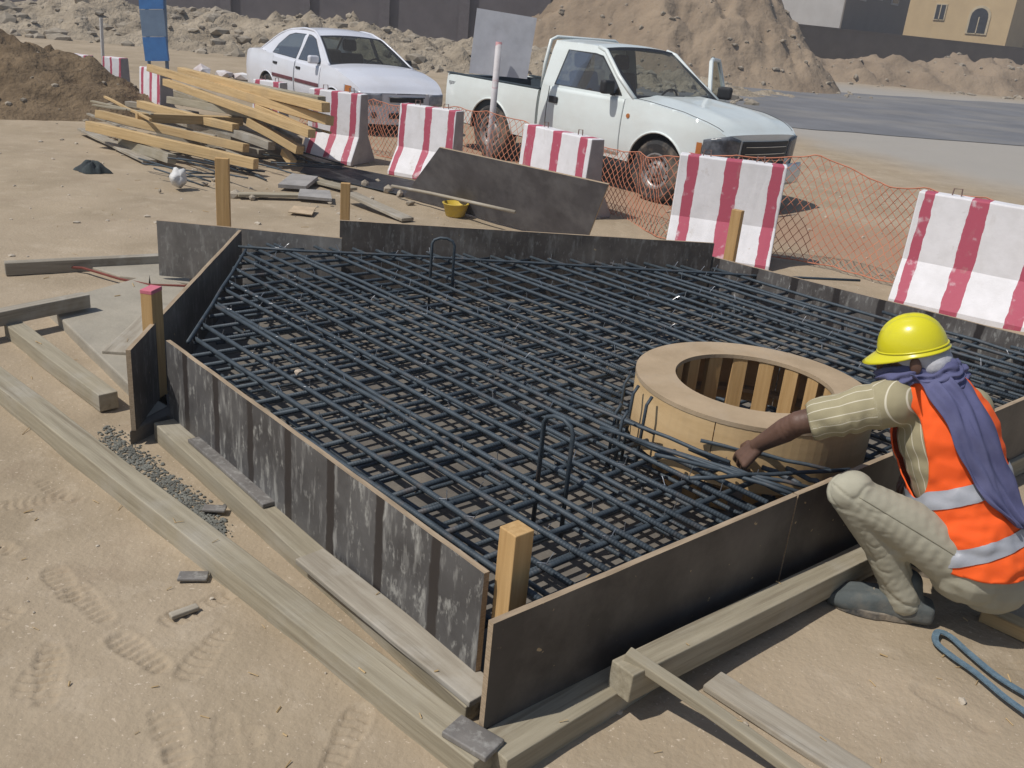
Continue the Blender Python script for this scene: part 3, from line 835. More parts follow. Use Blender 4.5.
def bar_at(ptop0, ptop1, H, bands, label, seed, ext=0.0, base=0.0, **k):
    A, B = at(*ptop0, H + base), at(*ptop1, H + base)
    d = Vector((B.x - A.x, B.y - A.y, 0)); L_ = d.length + ext; u = d.normalized()
    nn = Vector((-u.y, u.x, 0))
    C_ = A + u * L_ / 2 + nn * .085; C_.z = T0(C_.y) + base
    return barrier(C_, math.atan2(d.y, d.x), L_, H, bands, label, seed, **k)
bar_at((680, 154), (788, 167), .90, [(.08, .19), (.44, .58), (.86, .965)], 'big red and white barrier right behind the box, in front of the pickup bonnet', 2, base=-.04)
bar_at((919, 191), (1024, 208), .90, [(.02, .115), (.36, .49), (.80, .92)], 'red and white barrier at the right edge above the yellow helmet', 5, ext=.32, base=-.04)
bar_at((524, 123), (592, 140), .80, [(.06, .19), (.46, .58), (.84, .97)], 'barrier behind the leaning plywood sheet, beside the pickup door', 8)
bar_at((400, 103), (452, 111), .80, [(.03, .13), (.46, .58), (.86, .98)], 'barrier between the white car and the sign pole', 11, ext=.06)
bar_at((309, 88), (354, 94), .82, [(.10, .2), (.44, .56), (.80, .92)], 'barrier half hidden by the ends of the stacked timber', 14, ext=.1)
bar_at((253, 79), (280, 83), .8, [(.08, .26), (.74, .94)], 'small barrier just below the rear door of the white car', 17, base=-.2)
bar_at((139, 66), (160, 71), .8, [(.1, .22), (.5, .62), (.86, .98)], 'barrier right behind the timber stack, below the blue panel', 20, loops=False, base=-.15)
bar_at((102, 56), (118, 58), .8, [(.02, .12), (.42, .52), (.88, .99)], 'barrier next to the thin white pole at the left', 23, ext=.05, loops=False, base=-.12)
bar_at((65, 53), (80, 55), .8, [(.02, .12), (.45, .55), (.9, .99)], 'farthest barrier at left, half behind the soil heap', 26, ext=.1, loops=False, base=-.12)

# ------------------------------------------------------------------ orange safety net
NET = mat('orange_net', (0.56, 0.215, 0.12), (.44, .165, .095), rough=.7, bump=0)
def net(points, label, cell=.040, rowsz=17, seed=1, r=.0036, drape=.06, name='safety_net'):
    """points: (x, y, base z, top z) along the run; square mesh hung on its corner"""
    P = [Vector(p[:2]) for p in points]
    dist = [0]
    for i in range(1, len(P)): dist.append(dist[-1] + (P[i] - P[i - 1]).length)
    def S(s, t):
        s_ = min(max(s, 0), dist[-1] - 1e-6); i = max(k for k in range(len(P) - 1) if dist[k] <= s_)
        q_ = (s_ - dist[i]) / (dist[i + 1] - dist[i]); x, y = P[i].lerp(P[i + 1], q_)
        zb = points[i][2] * (1 - q_) + points[i + 1][2] * q_; zt = points[i][3] * (1 - q_) + points[i + 1][3] * q_
        sag = 4 * q_ * (1 - q_) * min(.16, .05 * (dist[i + 1] - dist[i]) ** 1.2)
        z = T0(y) + zb + (zt - sag - zb) * t
        w = drape * (float(vnoise(np.array(s * 2.1 + seed), np.array(t * 2.0), seed)) * 2 + .5 * float(vnoise(np.array(s * 7.), np.array(t * 5.), seed + 3)))
        dxy = (P[i + 1] - P[i]).normalized()
        return Vector((x - dxy.y * w + .4 * dxy.x * w, y + dxy.x * w, z + .3 * w))
    n = int(dist[-1] / cell); G = [[S(i * cell, j / rowsz) for j in range(rowsz + 1)] for i in range(n + 1)]
    mb = MB()
    for i in range(n):
        for j in range(rowsz):
            if (i + j) % 2 == 0: mb.tube([G[i][j], G[i + 1][j + 1]], r, 3, caps=False)
            else: mb.tube([G[i + 1][j], G[i][j + 1]], r, 3, caps=False)
    for j in (0, rowsz): mb.tube([G[i][j] for i in range(n + 1)], r * 1.5, 4)
    return tag(mb.build(name, NET), label, 'net')
def npt(px, py, Yd):
    p = at_y(px, py, Yd); return (p.x, p.y, 0.0, p.z - T0(p.y))
net([npt(300, 97, 13.2), npt(370, 100, 12.2), npt(405, 107, 11.75), npt(452, 108, 11.6), npt(490, 110, 11.3), npt(520, 122, 11.0), npt(560, 130, 10.6), npt(605, 146, 10.0), npt(640, 152, 9.5), npt(672, 154, 8.9), npt(700, 156, 8.75)],
    'faded orange safety net sagging along the barriers below the vehicles', seed=2, rowsz=15)
net([npt(690, 152, 8.7), npt(740, 153, 8.6), npt(790, 158, 8.5), npt(815, 156, 8.45), npt(850, 168, 8.3), npt(885, 182, 8.1), npt(930, 186, 7.8), npt(990, 196, 7.5), npt(1040, 208, 7.2), npt(1110, 228, 6.9)],
    'faded orange safety net stretched between the two nearest barriers', seed=7, rowsz=18)

# ------------------------------------------------------------------ leaning plywood, rods, odds and ends behind the box
def slab4(name, corners, th, m, label, cat, group=None, edge=PLYEDGE):
    """flat sheet through three of its corners, with thickness"""
    a, b, c, d = [Vector(p) for p in corners]
    x = (b - a).normalized(); nn = x.cross(d - a).normalized(); y = nn.cross(x)
    M = Matrix(((x.x, y.x, nn.x, 0), (x.y, y.y, nn.y, 0), (x.z, y.z, nn.z, 0), (0, 0, 0, 1))); ctr = (a + b + c + d) / 4; M.translation = ctr
    Mi = M.inverted(); q4 = [Mi @ p for p in (a, b, c, d)]
    mb = MB(); v = [(p.x, p.y, -th / 2) for p in q4] + [(p.x, p.y, th / 2) for p in q4]
    mb.add(v, [(3, 2, 1, 0), (4, 5, 6, 7), (0, 1, 5, 4), (1, 2, 6, 5), (2, 3, 7, 6), (3, 0, 4, 7)]); mb.m = [0, 0, 1, 1, 1, 1]
    return tag(mb.build(name, [m, edge], mw=M, bevel=.002), label, cat, group)
PLYBIG = film_ply('film_faced_plywood_scuffed', (0.105, .10, .108), (0.07, .066, .072), (0.20, .195, .20), .6, 21.0)
slab4('plywood_sheet', [at(404, 196, .01), at(585, 246, .01), at(609, 184, .64), at(440, 147, .64)], .02, PLYBIG, 'large scuffed dark plywood sheet leaning against the barriers behind the box', 'plywood sheet')
def rod(name, a, za, b, zb, r, m, label, cat, group=None):
    P, Q = at(*a, za), at(*b, zb); mb = MB(); M = frame_along(P, Q); L_ = (Q - P).length
    mb.tube([(-L_ / 2, 0, 0), (-L_ / 6, 0, r * .6), (L_ / 6, 0, r * .3), (L_ / 2, 0, 0)], r, 6)
    return tag(mb.build(name, m, mw=M, smooth=True), label, cat, group)
rod('pole', (392, 186), .12, (515, 212), .22, .016, GREYWOOD, 'thin wooden pole propped over the yellow tub, in front of the leaning sheet', 'pole')
# yellow tub
tub = empty('plastic_tub', at(455, 216)); tag(tub, 'small yellow plastic tub on the sand before the leaning sheet', 'tub')
YEL = stain(mat('yellow_plastic', (.62, .45, .06), (.5, .35, .05), rough=.5, bump=.05), (.4, .32, .18), scale=9, lo=.5, hi=.7, amount=.5)
mb = MB(); mb.lathe([(.0, .0), (.085, .0), (.095, .01), (.125, .12), (.132, .122), (.132, .13), (.118, .13), (.09, .02), (0, .02)], 24); mb.build('tub_body', YEL, tub, smooth=True)
mb = MB(); mb.tube([(.128 * math.cos(t), .128 * math.sin(t), .122 - .05 * math.sin(t)) for t in np.linspace(0, math.pi, 12)], .004, 6); mb.build('handle', LOOP, tub)

# timber stack
SG = 'timbers in the untidy stack by the barriers'
def st(a, za, b, zb, w, h, m, label, seed):
    return lay('stacked_timber', a, za, b, zb, w, h, m, label, 'timber', SG, seed=seed, roll=random.uniform(-.15, .15), bow=.01)
def sty(a, Ya, b, Yb, w, h, m, label, seed):
    return timber('stacked_timber', at_y(*a, Ya), at_y(*b, Yb), w, h, m, label, 'timber', SG, seed=seed, roll=random.uniform(-.15, .15), bow=.01)
st((88, 121), .30, (256, 159), .20, .09, .11, WOOD, 'lowest bright timber on the near side of the stack', 31)
st((98, 110), .40, (246, 144), .30, .11, .09, WOOD, 'bright timber right above the lowest near one in the stack', 32)
st((136, 112), .44, (242, 117), .40, .10, .10, WOOD, 'short level timber crossing the middle of the stack', 33)
sty((150, 68), 13.6, (330, 121), 10.1, .10, .10, WOOD, 'long timber at the top of the stack, far end by the blue panel', 34)
sty((181, 71), 13.3, (326, 108), 10.0, .10, .10, WOOD, 'topmost timber, ending against the striped barrier', 35)
sty((166, 82), 13.0, (312, 134), 9.9, .09, .09, WOOD, 'timber just below the top of the stack with a dark sawn end', 36)
st((172, 90), .30, (276, 122), .34, .10, .08, OLDWOOD, 'weathered timber inside the stack below the bright ones', 37)
st((128, 101), .26, (196, 112), .26, .12, .07, GREYWOOD, 'grey short plank at the left of the stack middle', 38)
st((122, 138), .13, (172, 154), .16, .10, .10, OLDWOOD, 'short weathered block under the near side of the stack', 39)
st((84, 128), .08, (150, 160), .05, .16, .03, GREYWOOD, 'flat grey board on the sand at the near left foot of the stack', 40)
st((240, 103), .22, (298, 138), .26, .10, .09, OLDWOOD, 'weathered timber end sticking out at the right of the stack', 41)
sty((258, 108), 11.2, (308, 131), 10.2, .09, .08, WOOD, 'short bright timber end at the right of the stack', 42)
st((284, 148), .22, (293, 160), .12, .08, .08, WOOD, 'stubby tilted timber end in the shade of the stack', 43)
st((210, 96), .3, (300, 146), .2, .13, .07, OLDWOOD, 'old board slanting down inside the stack', 44)
st((146, 92), .2, (226, 106), .22, .12, .08, GREYWOOD, 'pale grey plank behind the middle of the stack', 45)
st((160, 130), .12, (262, 150), .1, .13, .09, GREYWOOD, 'grey timber under the stack nearest the scrap rods', 46)
st((120, 96), .2, (236, 132), .2, .14, .12, GREYWOOD, 'broad grey timber in the bottom layer of the stack', 47)
st((180, 84), .16, (290, 122), .18, .16, .14, GREYWOOD, 'broad grey timber deep under the top of the stack', 48)
lay('board', (284, 141), .12, (330, 162), .05, .30, .025, GREYWOOD, 'wide dull board lying in the shade at the right end of the stack', 'board', seed=49)
more = (((200, 77), 12.9, (322, 101), 10.4, 'slim timber lying between the two topmost ones'), ((140, 104), 12.2, (236, 128), 11.0, 'timber wedged under the short level one'), ((112, 118), 11.9, (214, 140), 11.0, 'dull timber just under the two near bright ones'),
        ((196, 92), 12.4, (294, 128), 10.5, 'timber in the shaded gap right of the level one'), ((232, 92), 12.0, (318, 118), 10.3, 'timber whose cut end shows under the topmost pair'), ((190, 118), 11.6, (272, 146), 10.6, 'bottom timber in the shade at the middle of the stack'),
        ((170, 100), 12.4, (262, 116), 11.2, 'flat timber behind the short level one'), ((250, 122), 11.0, (300, 150), 10.3, 'lowest timber end at the right of the stack'))
for k, (a, Ya, b_, Yb, lb) in enumerate(more): sty(a, Ya, b_, Yb, .10, .09, (OLDWOOD, WOOD, GREYWOOD)[k % 3], lb, 61 + k)
slab4('flat_black_strip', [at(300, 172, .012), at(425, 200, .012), at(430, 184, .03), at(310, 160, .03)], .008, mat('black_sheet', (.03, .03, .032), (.02, .02, .02), rough=.6, bump=.5, bscale=6, bdist=.05), 'thin flat black strip on the ground beyond the broken boards', 'sheeting', edge=STEEL)  # thin flat black strip just above the ground
for k in range(16):
    rx, ry = random.uniform(110, 310), random.uniform(92, 165); ln = random.uniform(30, 75); a_ = random.uniform(-.1, .75)
    P_, Q_ = at_y(rx - ln * .5, ry - ln * .5 * math.sin(a_), 11.8 + random.uniform(-.5, .5)), at_y(rx + ln * .5, ry + ln * .5 * math.sin(a_), 11.0 + random.uniform(-.6, .3))
    for p_ in (P_, Q_): p_.z = min(max(p_.z, T0(p_.y) + .03), T0(p_.y) + .42)
    timber('lath', P_, Q_, random.uniform(.03, .06), random.uniform(.018, .03), (GREYWOOD, OLDWOOD, GREYWOOD, WOOD)[k % 4], 'thin loose lath lying among the timbers of the stack', 'lath', 'thin laths strewn over the timber stack', seed=90 + k, bow=.02)
# scrap steel
rr = random.Random(8)
for k in range(26):
    x, y = rr.uniform(175, 330), rr.uniform(152, 178); a = rr.uniform(-.5, .6); l_ = rr.uniform(20, 55)
    rod('scrap_rod', (x - l_ * math.cos(a), y - l_ * .35 * math.sin(a + .4)), rr.uniform(.03, .16), (x + l_ * math.cos(a) * .4, y + l_ * .35 * math.sin(a + .4)), rr.uniform(.02, .12), .009, STEEL,
        'rusty grey steel rod in the tangle at the foot of the timber stack', 'rod', 'scrap rods at the foot of the timber stack')
# boards and rubble between stack and box
lay('plank', (238, 193), .05, (302, 194), .05, .12, .03, OLDWOOD, 'weathered plank on the sand left of the grey fragments', 'plank', seed=51)
lay('plank', (350, 192), .10, (408, 218), .05, .14, .03, GREYWOOD, 'grey plank sloping down behind the tall back panel', 'plank', seed=52)
lay('plank', (310, 178), .05, (352, 188), .06, .16, .03, OLDWOOD, 'wide pale plank behind the short post', 'plank', seed=53)
slab4('broken_slab', [at(278, 186, .05), at(306, 188, .05), at(318, 178, .07), at(292, 175, .07)], .04, CONC, 'flat grey concrete fragment nearest the timber stack', 'fragment', edge=CONC)
slab4('broken_slab', [at(298, 197, .04), at(332, 200, .04), at(330, 192, .06), at(300, 190, .06)], .03, CONC, 'flat grey concrete fragment beside the weathered plank', 'fragment', edge=CONC)
slab4('cardboard_scrap', [at(288, 212, .02), at(312, 215, .02), at(316, 208, .03), at(294, 206, .03)], .01, mat('cardboard', (.55, .42, .28), rough=.9), 'curled pale cardboard scrap on the sand between the two posts', 'cardboard')
sp = [(*at(x, y)[:2], at(x, y)[2] + .02, s) for x, y, s in ((236, 197, .09), (252, 200, .05), (262, 197, .06), (332, 186, .05), (372, 200, .05), (388, 192, .07), (400, 196, .06), (410, 205, .05), (420, 192, .05), (365, 186, .06), (378, 183, .05), (215, 182, .05), (205, 186, .04), (222, 186, .04), (160, 193, .03), (118, 152, .03), (330, 205, .03), (430, 200, .04))]
rocks('broken_stones', sp, ROCK, 'scattered broken stones among the boards behind the box', 'stones', 19)
P = at(176, 188); bag = MB()
bag.lathe([(0, 0), (.08, .005), (.09, .05), (.085, .12), (.07, .14), (.03, .15), (.0, .15)], 16)
bag.v = [tuple(Vector(p) * (1 + .55 * float(vnoise(np.array(p[0] * 22 + p[2] * 9), np.array(p[1] * 22.), 5)))) for p in bag.v]
o = bag.build('crumpled_container', mat('white_plastic', (.75, .74, .72), (.55, .53, .5), rough=.6), smooth=True, loc=P, rot=(1.2, .2, .6)); o.location.z += .09
tag(o, 'crumpled white container lying on its side by the scrap rods', 'container')
P = at(92, 172); mb = MB(); us = np.linspace(0, 1, 14)
def rag(u, v): 
    a = 2 * math.pi * v; r_ = (.13 * u) * (1 + .25 * math.sin(3 * a) + .12 * math.sin(7 * a)); return (r_ * math.cos(a) * 1.3, r_ * math.sin(a) * .7, .09 * (1 - u ** 4) * (1 + .35 * math.sin(5 * a + 4 * u)))
mb.grid(rag, us, np.linspace(0, 1, 29)); tag(mb.build('rag', mat('dark_cloth', (.055, .07, .07), (.035, .04, .045), rough=.95), loc=P, smooth=True, weld=.001), 'dark crumpled cloth lying on the sand left of the stack', 'rag')
P = at(213, 78); mb = MB()
rocks('plastic_sack', [(P.x - .25, P.y, P.z + .12, .28), (P.x + .25, P.y, P.z + .1, .22), (P.x + .6, P.y + .1, P.z + .08, .2)], mat('sack_white', (.75, .73, .72), (.5, .42, .4), rough=.8, scale=3), 'pile of pale sacks beyond the top of the timber stack', 'sacks', 4)['kind'] = 'thing'

# ------------------------------------------------------------------ road sign seen from behind, thin pole, blue panel
def pole_obj(mb, P, top, r, n=12): mb.tube([P, top], r, n)
base = at(487, 172); sign = empty('road_sign', base); tag(sign, 'grey back of a square sign on a leaning white and red pole', 'sign')
topp = at_y(499, 42, base.y - .05) - base
SIGNG = stain(mat('sign_back_metal', (.55, .565, .60), (.47, .485, .52), rough=.7, metal=.0, bump=.05), (.36, .36, .37), scale=5, lo=.5, hi=.7, amount=.4)
POLEM = stain(mat('pole_paint', (.62, .60, .60), (.5, .46, .46), rough=.6), (.45, .12, .13), scale=2.2, lo=.55, hi=.58, stretch=(.2, .2, 1), amount=.7)
MB().tube([(0, 0, -.3), topp], .038, 14).build('pole', POLEM, sign, smooth=True)
c4 = [at_y(x, y, base.y + dy) - base for x, y, dy in ((469, 73, .02), (527, 79, .08), (537, 18, .12), (477, 8, .06))]
mb = MB(); a, b, c, d = c4; nn = (b - a).cross(d - a).normalized() * .006
mb.add([p - nn for p in c4] + [p + nn for p in c4], [(3, 2, 1, 0), (4, 5, 6, 7), (0, 1, 5, 4), (1, 2, 6, 5), (2, 3, 7, 6), (3, 0, 4, 7)]); mb.build('panel', SIGNG, sign)
base = at(103, 70); tp = at_y(101, 18, base.y) - base
tag(MB().tube([(0, 0, -.3), tp], .035, 8).build('marker_pole', mat('white_pole', (.6, .58, .56), rough=.6), loc=base), 'thin white pole standing at the left beyond the soil heap', 'pole')
base = at(156, 72); bs = empty('blue_sign', base, 0); tag(bs, 'tall narrow blue panel standing at left in front of the rubble', 'sign board')
def up(px, py): return at_y(px, py, base.y) - base
BLUE = mat('blue_paint', (.055, .19, .46), (.045, .15, .38), rough=.5); GREYB = mat('faded_blue', (.16, .23, .33), (.13, .19, .28), rough=.6)
def plate(y0, y1, x0, x1, m, name, dx=0):
    p = [up(x0 - dx, y1), up(x1, y1), up(x1 - 3, y0), up(x0 - 3, y0)]
    MB().add([v + Vector((0, -.04, 0)) for v in p] + [v + Vector((0, .04, 0)) for v in p], [(3, 2, 1, 0), (4, 5, 6, 7), (0, 1, 5, 4), (1, 2, 6, 5), (2, 3, 7, 6), (3, 0, 4, 7)]).build(name, m, bs)
plate(37, 61, 146, 169, BLUE, 'lower_panel'); plate(9.5, 36.6, 143, 167, GREYB, 'middle_panel'); plate(-45, 9.1, 140, 164, BLUE, 'upper_panel')
for x in (148, 166): MB().tube([up(x, 74) + Vector((0, .08, 0)), up(x - 5, -45) + Vector((0, .08, 0))], .04, 8).build('post', GREYB, bs)

rr = random.Random(41); mb = MB()
for k in range(260):
    x, y = (rr.uniform(-1.9, 2.4), rr.uniform(1.2, 3.2)) if k < 150 else (rr.uniform(-4, 3), rr.uniform(3, 11))
    l_ = rr.uniform(.01, .035) * (1 if k < 150 else 2); a = rr.uniform(0, 3.14); z = drop(x, y)
    if z > .2: continue
    mb.tube([(x, y, z + .002), (x + l_ * math.cos(a), y + l_ * math.sin(a), z + .003 + rr.uniform(0, .006))], rr.choice((.0012, .0018, .0028)), 4)
tag(mb.build('splinters', WOOD), 'tiny wood splinters and straws littering the sand', 'splinters', kind='stuff')

# ------------------------------------------------------------------ walls and houses beyond
WALLD = stain(mat('dark_block_wall', (0.14, 0.125, 0.13), (0.105, 0.093, 0.098), rough=.95, scale=1.2, bump=.3, bscale=12), (.15, .13, .13), scale=.5, lo=.5, hi=.7, amount=.6)
w = empty('block_wall', (-14, 38.5, T0(38.5))); tag(w, 'long dark block wall with piers across the upper left behind the rubble', 'wall')
MB().box(-24, 17, 0, .2, -.3, 6.2).build('wall_face', WALLD, w)
for k in range(13): MB().box(-23.5 + 3.1 * k, -23.1 + 3.1 * k, -.16, -.003, -.3, 6.3).build('pier', mat('pier_concrete', (.15, .135, .14), (.12, .105, .11), rough=.95) if k == 0 else bpy.data.materials['pier_concrete'], w)
TIN = stain(mat('brown_wall', (0.17, 0.142, 0.118), (0.13, 0.108, 0.09), rough=.9, scale=1.0, bump=.2, bscale=10), (.165, .14, .115), scale=.6, lo=.5, hi=.7, amount=.5)
A, B = at_y(745, 20, 52), at_y(1024, 55, 62)
d = Vector((B.x - A.x, B.y - A.y, 0)); ang = math.atan2(d.y, d.x); L_ = d.length
w = empty('boundary_wall', (A.x, A.y, T0(A.y)), ang); tag(w, 'plain brown boundary wall in front of the houses at upper right', 'wall')
MB().box(-8, L_ + 22, 0, .22, -.4, A.z - T0(A.y)).build('wall_face', TIN, w)
MB().box(-8, L_ + 22, -.04, .26, A.z - T0(A.y) + .004, A.z - T0(A.y) + .09).build('coping', TIN, w)
def facade_house(name, corners_x, y0, h, m, label, wins, rot, loc, depth, trim, wm, side=(), flank=None):
    o = empty(name, loc, rot); tag(o, label, 'house')
    W = corners_x
    MB().box(0, W, 0, depth, -.5, h).build('wall', m, o)
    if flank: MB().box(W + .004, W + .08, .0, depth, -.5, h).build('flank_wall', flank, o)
    for (y, z, ww, hh) in side:
        f = MB(); f.box(W + .083, W + .13, y - ww / 2 - .1, y + ww / 2 + .1, z - .1, z + hh + .1); fr = f.build('window', trim, o)
        MB().box(W + .133, W + .15, y - ww / 2, y + ww / 2, z, z + hh).build('pane', wm, fr)
    MB().box(-.12, W + .12, -.12, depth + .12, h + .003, h + .35).build('parapet', trim, o)
    for (x, z, ww, hh, ar) in wins:
        f = MB()
        if ar:
            pts = [(x - ww / 2, z), (x + ww / 2, z), (x + ww / 2, z + hh)] + [(x + ww / 2 * math.cos(t), z + hh + ww / 2 * math.sin(t)) for t in np.linspace(0, math.pi, 9)[1:-1]] + [(x - ww / 2, z + hh)]
        else: pts = [(x - ww / 2, z), (x + ww / 2, z), (x + ww / 2, z + hh), (x - ww / 2, z + hh)]
        cx, cz = x, z + hh / 2
        big = [(cx + (px - cx) * 1.25, cz + (pz - cz) * 1.16) for px, pz in pts]
        Mx = Matrix(((1, 0, 0, 0), (0, 0, -1, 0), (0, 1, 0, 0), (0, 0, 0, 1)))
        fr = MB().prism(big, .003, .07, 0, Mx).build('window', trim, o)
        MB().prism(pts, .073, .09, 0, Mx).build('pane', wm, fr)
        MB().box(x - .03, x + .03, -.115, -.093, z, z + hh).build('mullion', trim, fr)
    return o
CREAM = mat('cream_render', (0.56, 0.42, 0.24), (0.50, 0.37, 0.21), rough=.9, scale=1, bump=.1); PALE = mat('pale_render', (.46, .44, .42), (.40, .38, .36), rough=.9, scale=1, bump=.1)
FLANK_SHADE = mat('shaded_render', (.19, .165, .145), (.16, .14, .12), rough=.9, scale=1, bump=.1); TRIM = mat('trim_render', (.60, .50, .34), rough=.9, scale=2)  # shade on the pale house's flank is painted in as darker render
PANEG = mat('dark_pane', (.045, .05, .06), rough=.15, spec=.6, bump=0)
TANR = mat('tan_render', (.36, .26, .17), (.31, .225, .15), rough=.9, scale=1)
P = at_y(900, 40, 70)
facade_house('villa', 6.9, 0, 9.5, CREAM, 'cream villa with an arched window at the upper right', [(2.3, 3.6, .6, .9, False), (4.9, 2.9, 1.1, 1.0, True), (2.0, 7.0, .7, 1.2, False)], R(-40), (P.x, P.y, T0(70)), 9, TRIM, PANEG)
P = at_y(742, 14, 60)
facade_house('pale_house', 6.2, 0, 9.5, PALE, 'pale grey house with a flank coloured darker for shade above the sand mound', [(4.6, 4.2, .6, 1.3, False), (5.4, 4.2, .4, 1.3, False)], R(-40), (P.x, P.y, T0(60)), 9.5, PALE, PANEG, side=[(2.2, 4.0, .7, 1.6), (4.6, 4.2, .6, 1.3), (7.0, 4.1, .9, 1.5)], flank=FLANK_SHADE)
P = at_y(994, 50, 70)
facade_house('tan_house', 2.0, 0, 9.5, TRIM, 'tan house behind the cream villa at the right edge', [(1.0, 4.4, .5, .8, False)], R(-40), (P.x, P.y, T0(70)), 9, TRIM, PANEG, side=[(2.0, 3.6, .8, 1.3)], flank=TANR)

# ------------------------------------------------------------------ vehicles
RUBBER = stain(mat('tyre_rubber', (.045, .043, .042), (.03, .03, .03), rough=.9, scale=8, bump=.3, bscale=60), (.30, .235, .17), scale=4, lo=.45, hi=.7, amount=.75)
RIMM = stain(mat('steel_rim', (.42, .41, .40), (.34, .33, .32), rough=.45, metal=.5), (.33, .27, .20), scale=6, lo=.5, hi=.7, amount=.6)
BLACKP = mat('black_plastic', (.025, .026, .028), (.018, .018, .02), rough=.55, bump=.1)
DARKIN = mat('dark_interior', (.03, .03, .032), (.02, .02, .02), rough=.9)
SEATM = mat('seat_cloth', (.075, .07, .068), (.05, .05, .05), rough=.95, scale=20)
CHROME = mat('chrome', (.6, .6, .6), rough=.15, metal=1.0, bump=0)
AMBER = mat('amber_lens', (.55, .2, .06), rough=.2, bump=0)
LENS = mat('lamp_lens', (.16, .17, .19), (.05, .055, .065), rough=.22, scale=9, bump=.5, bscale=25, coat=.0, spec=.5)
LENSB = mat('clear_lamp_lens', (.42, .43, .46), (.22, .23, .26), rough=.2, scale=9, bump=.5, bscale=25)
REDLENS = mat('red_lens', (.35, .02, .02), rough=.2, bump=0)
PLATE = mat('number_plate', (.75, .74, .70), rough=.5)
def glass_mat():
    m = bpy.data.materials.new('vehicle_glass'); m.use_nodes = True
    nt = m.node_tree; N, L = nt.nodes.new, nt.links.new
    out = nt.nodes['Material Output']; nt.nodes.remove(nt.nodes['Principled BSDF'])
    tr = N('ShaderNodeBsdfTransparent'); tr.inputs[0].default_value = (.50, .55, .54, 1)
    gl = N('ShaderNodeBsdfGlossy'); gl.inputs['Roughness'].default_value = .03; gl.inputs[0].default_value = (.8, .85, .9, 1)
    df = N('ShaderNodeBsdfDiffuse'); df.inputs[0].default_value = (.42, .36, .28, 1)
    lw = N('ShaderNodeLayerWeight'); lw.inputs[0].default_value = .28
    mr = N('ShaderNodeMapRange'); mr.inputs[3].default_value = .04; mr.inputs[4].default_value = .35
    L(lw.outputs['Fresnel'], mr.inputs[0])
    m1 = N('ShaderNodeMixShader'); L(mr.outputs[0], m1.inputs[0]); L(tr.outputs[0], m1.inputs[1]); L(gl.outputs[0], m1.inputs[2])
    m2 = N('ShaderNodeMixShader'); m2.inputs[0].default_value = .07; L(m1.outputs[0], m2.inputs[1]); L(df.outputs[0], m2.inputs[2])
    L(m2.outputs[0], out.inputs[0])
    return m
GLASS = glass_mat()
def paint(name, col, col2, dust=.35, seed=0.0):
    m = mat(name, col, col2, rough=.32, scale=1.2, bump=0, coat=.5)
    return stain(m, (.50, .44, .36), scale=2.2, lo=.45, hi=.8, amount=dust, seed=seed, stretch=(1, 1, 1.6))
def pip(p, poly):
    x, y = p; c = False; n = len(poly)
    for i in range(n):
        (x1, y1), (x2, y2) = poly[i], poly[i - 1]
        if (y1 > y) != (y2 > y) and x < (x2 - x1) * (y - y1) / (y2 - y1) + x1: c = not c
    return c
def grow(poly, k):
    cx, cy = sum(p[0] for p in poly) / len(poly), sum(p[1] for p in poly) / len(poly)
    out = []
    for x, y in poly:
        d = math.hypot(x - cx, y - cy); out.append((x + (x - cx) / d * k, y + (y - cy) / d * k))
    return out
def lin(x, pts):
    if x <= pts[0][0]: return pts[0][1]
    for (a, b), (c, d) in zip(pts, pts[1:]):
        if x <= c: return b + (d - b) * (x - a) / (c - a)
    return pts[-1][1]
def sm(x, pts):           # smoothed piecewise profile
    return sum(lin(x + o, pts) for o in (-.04, -.02, 0, .02, .04)) / 5
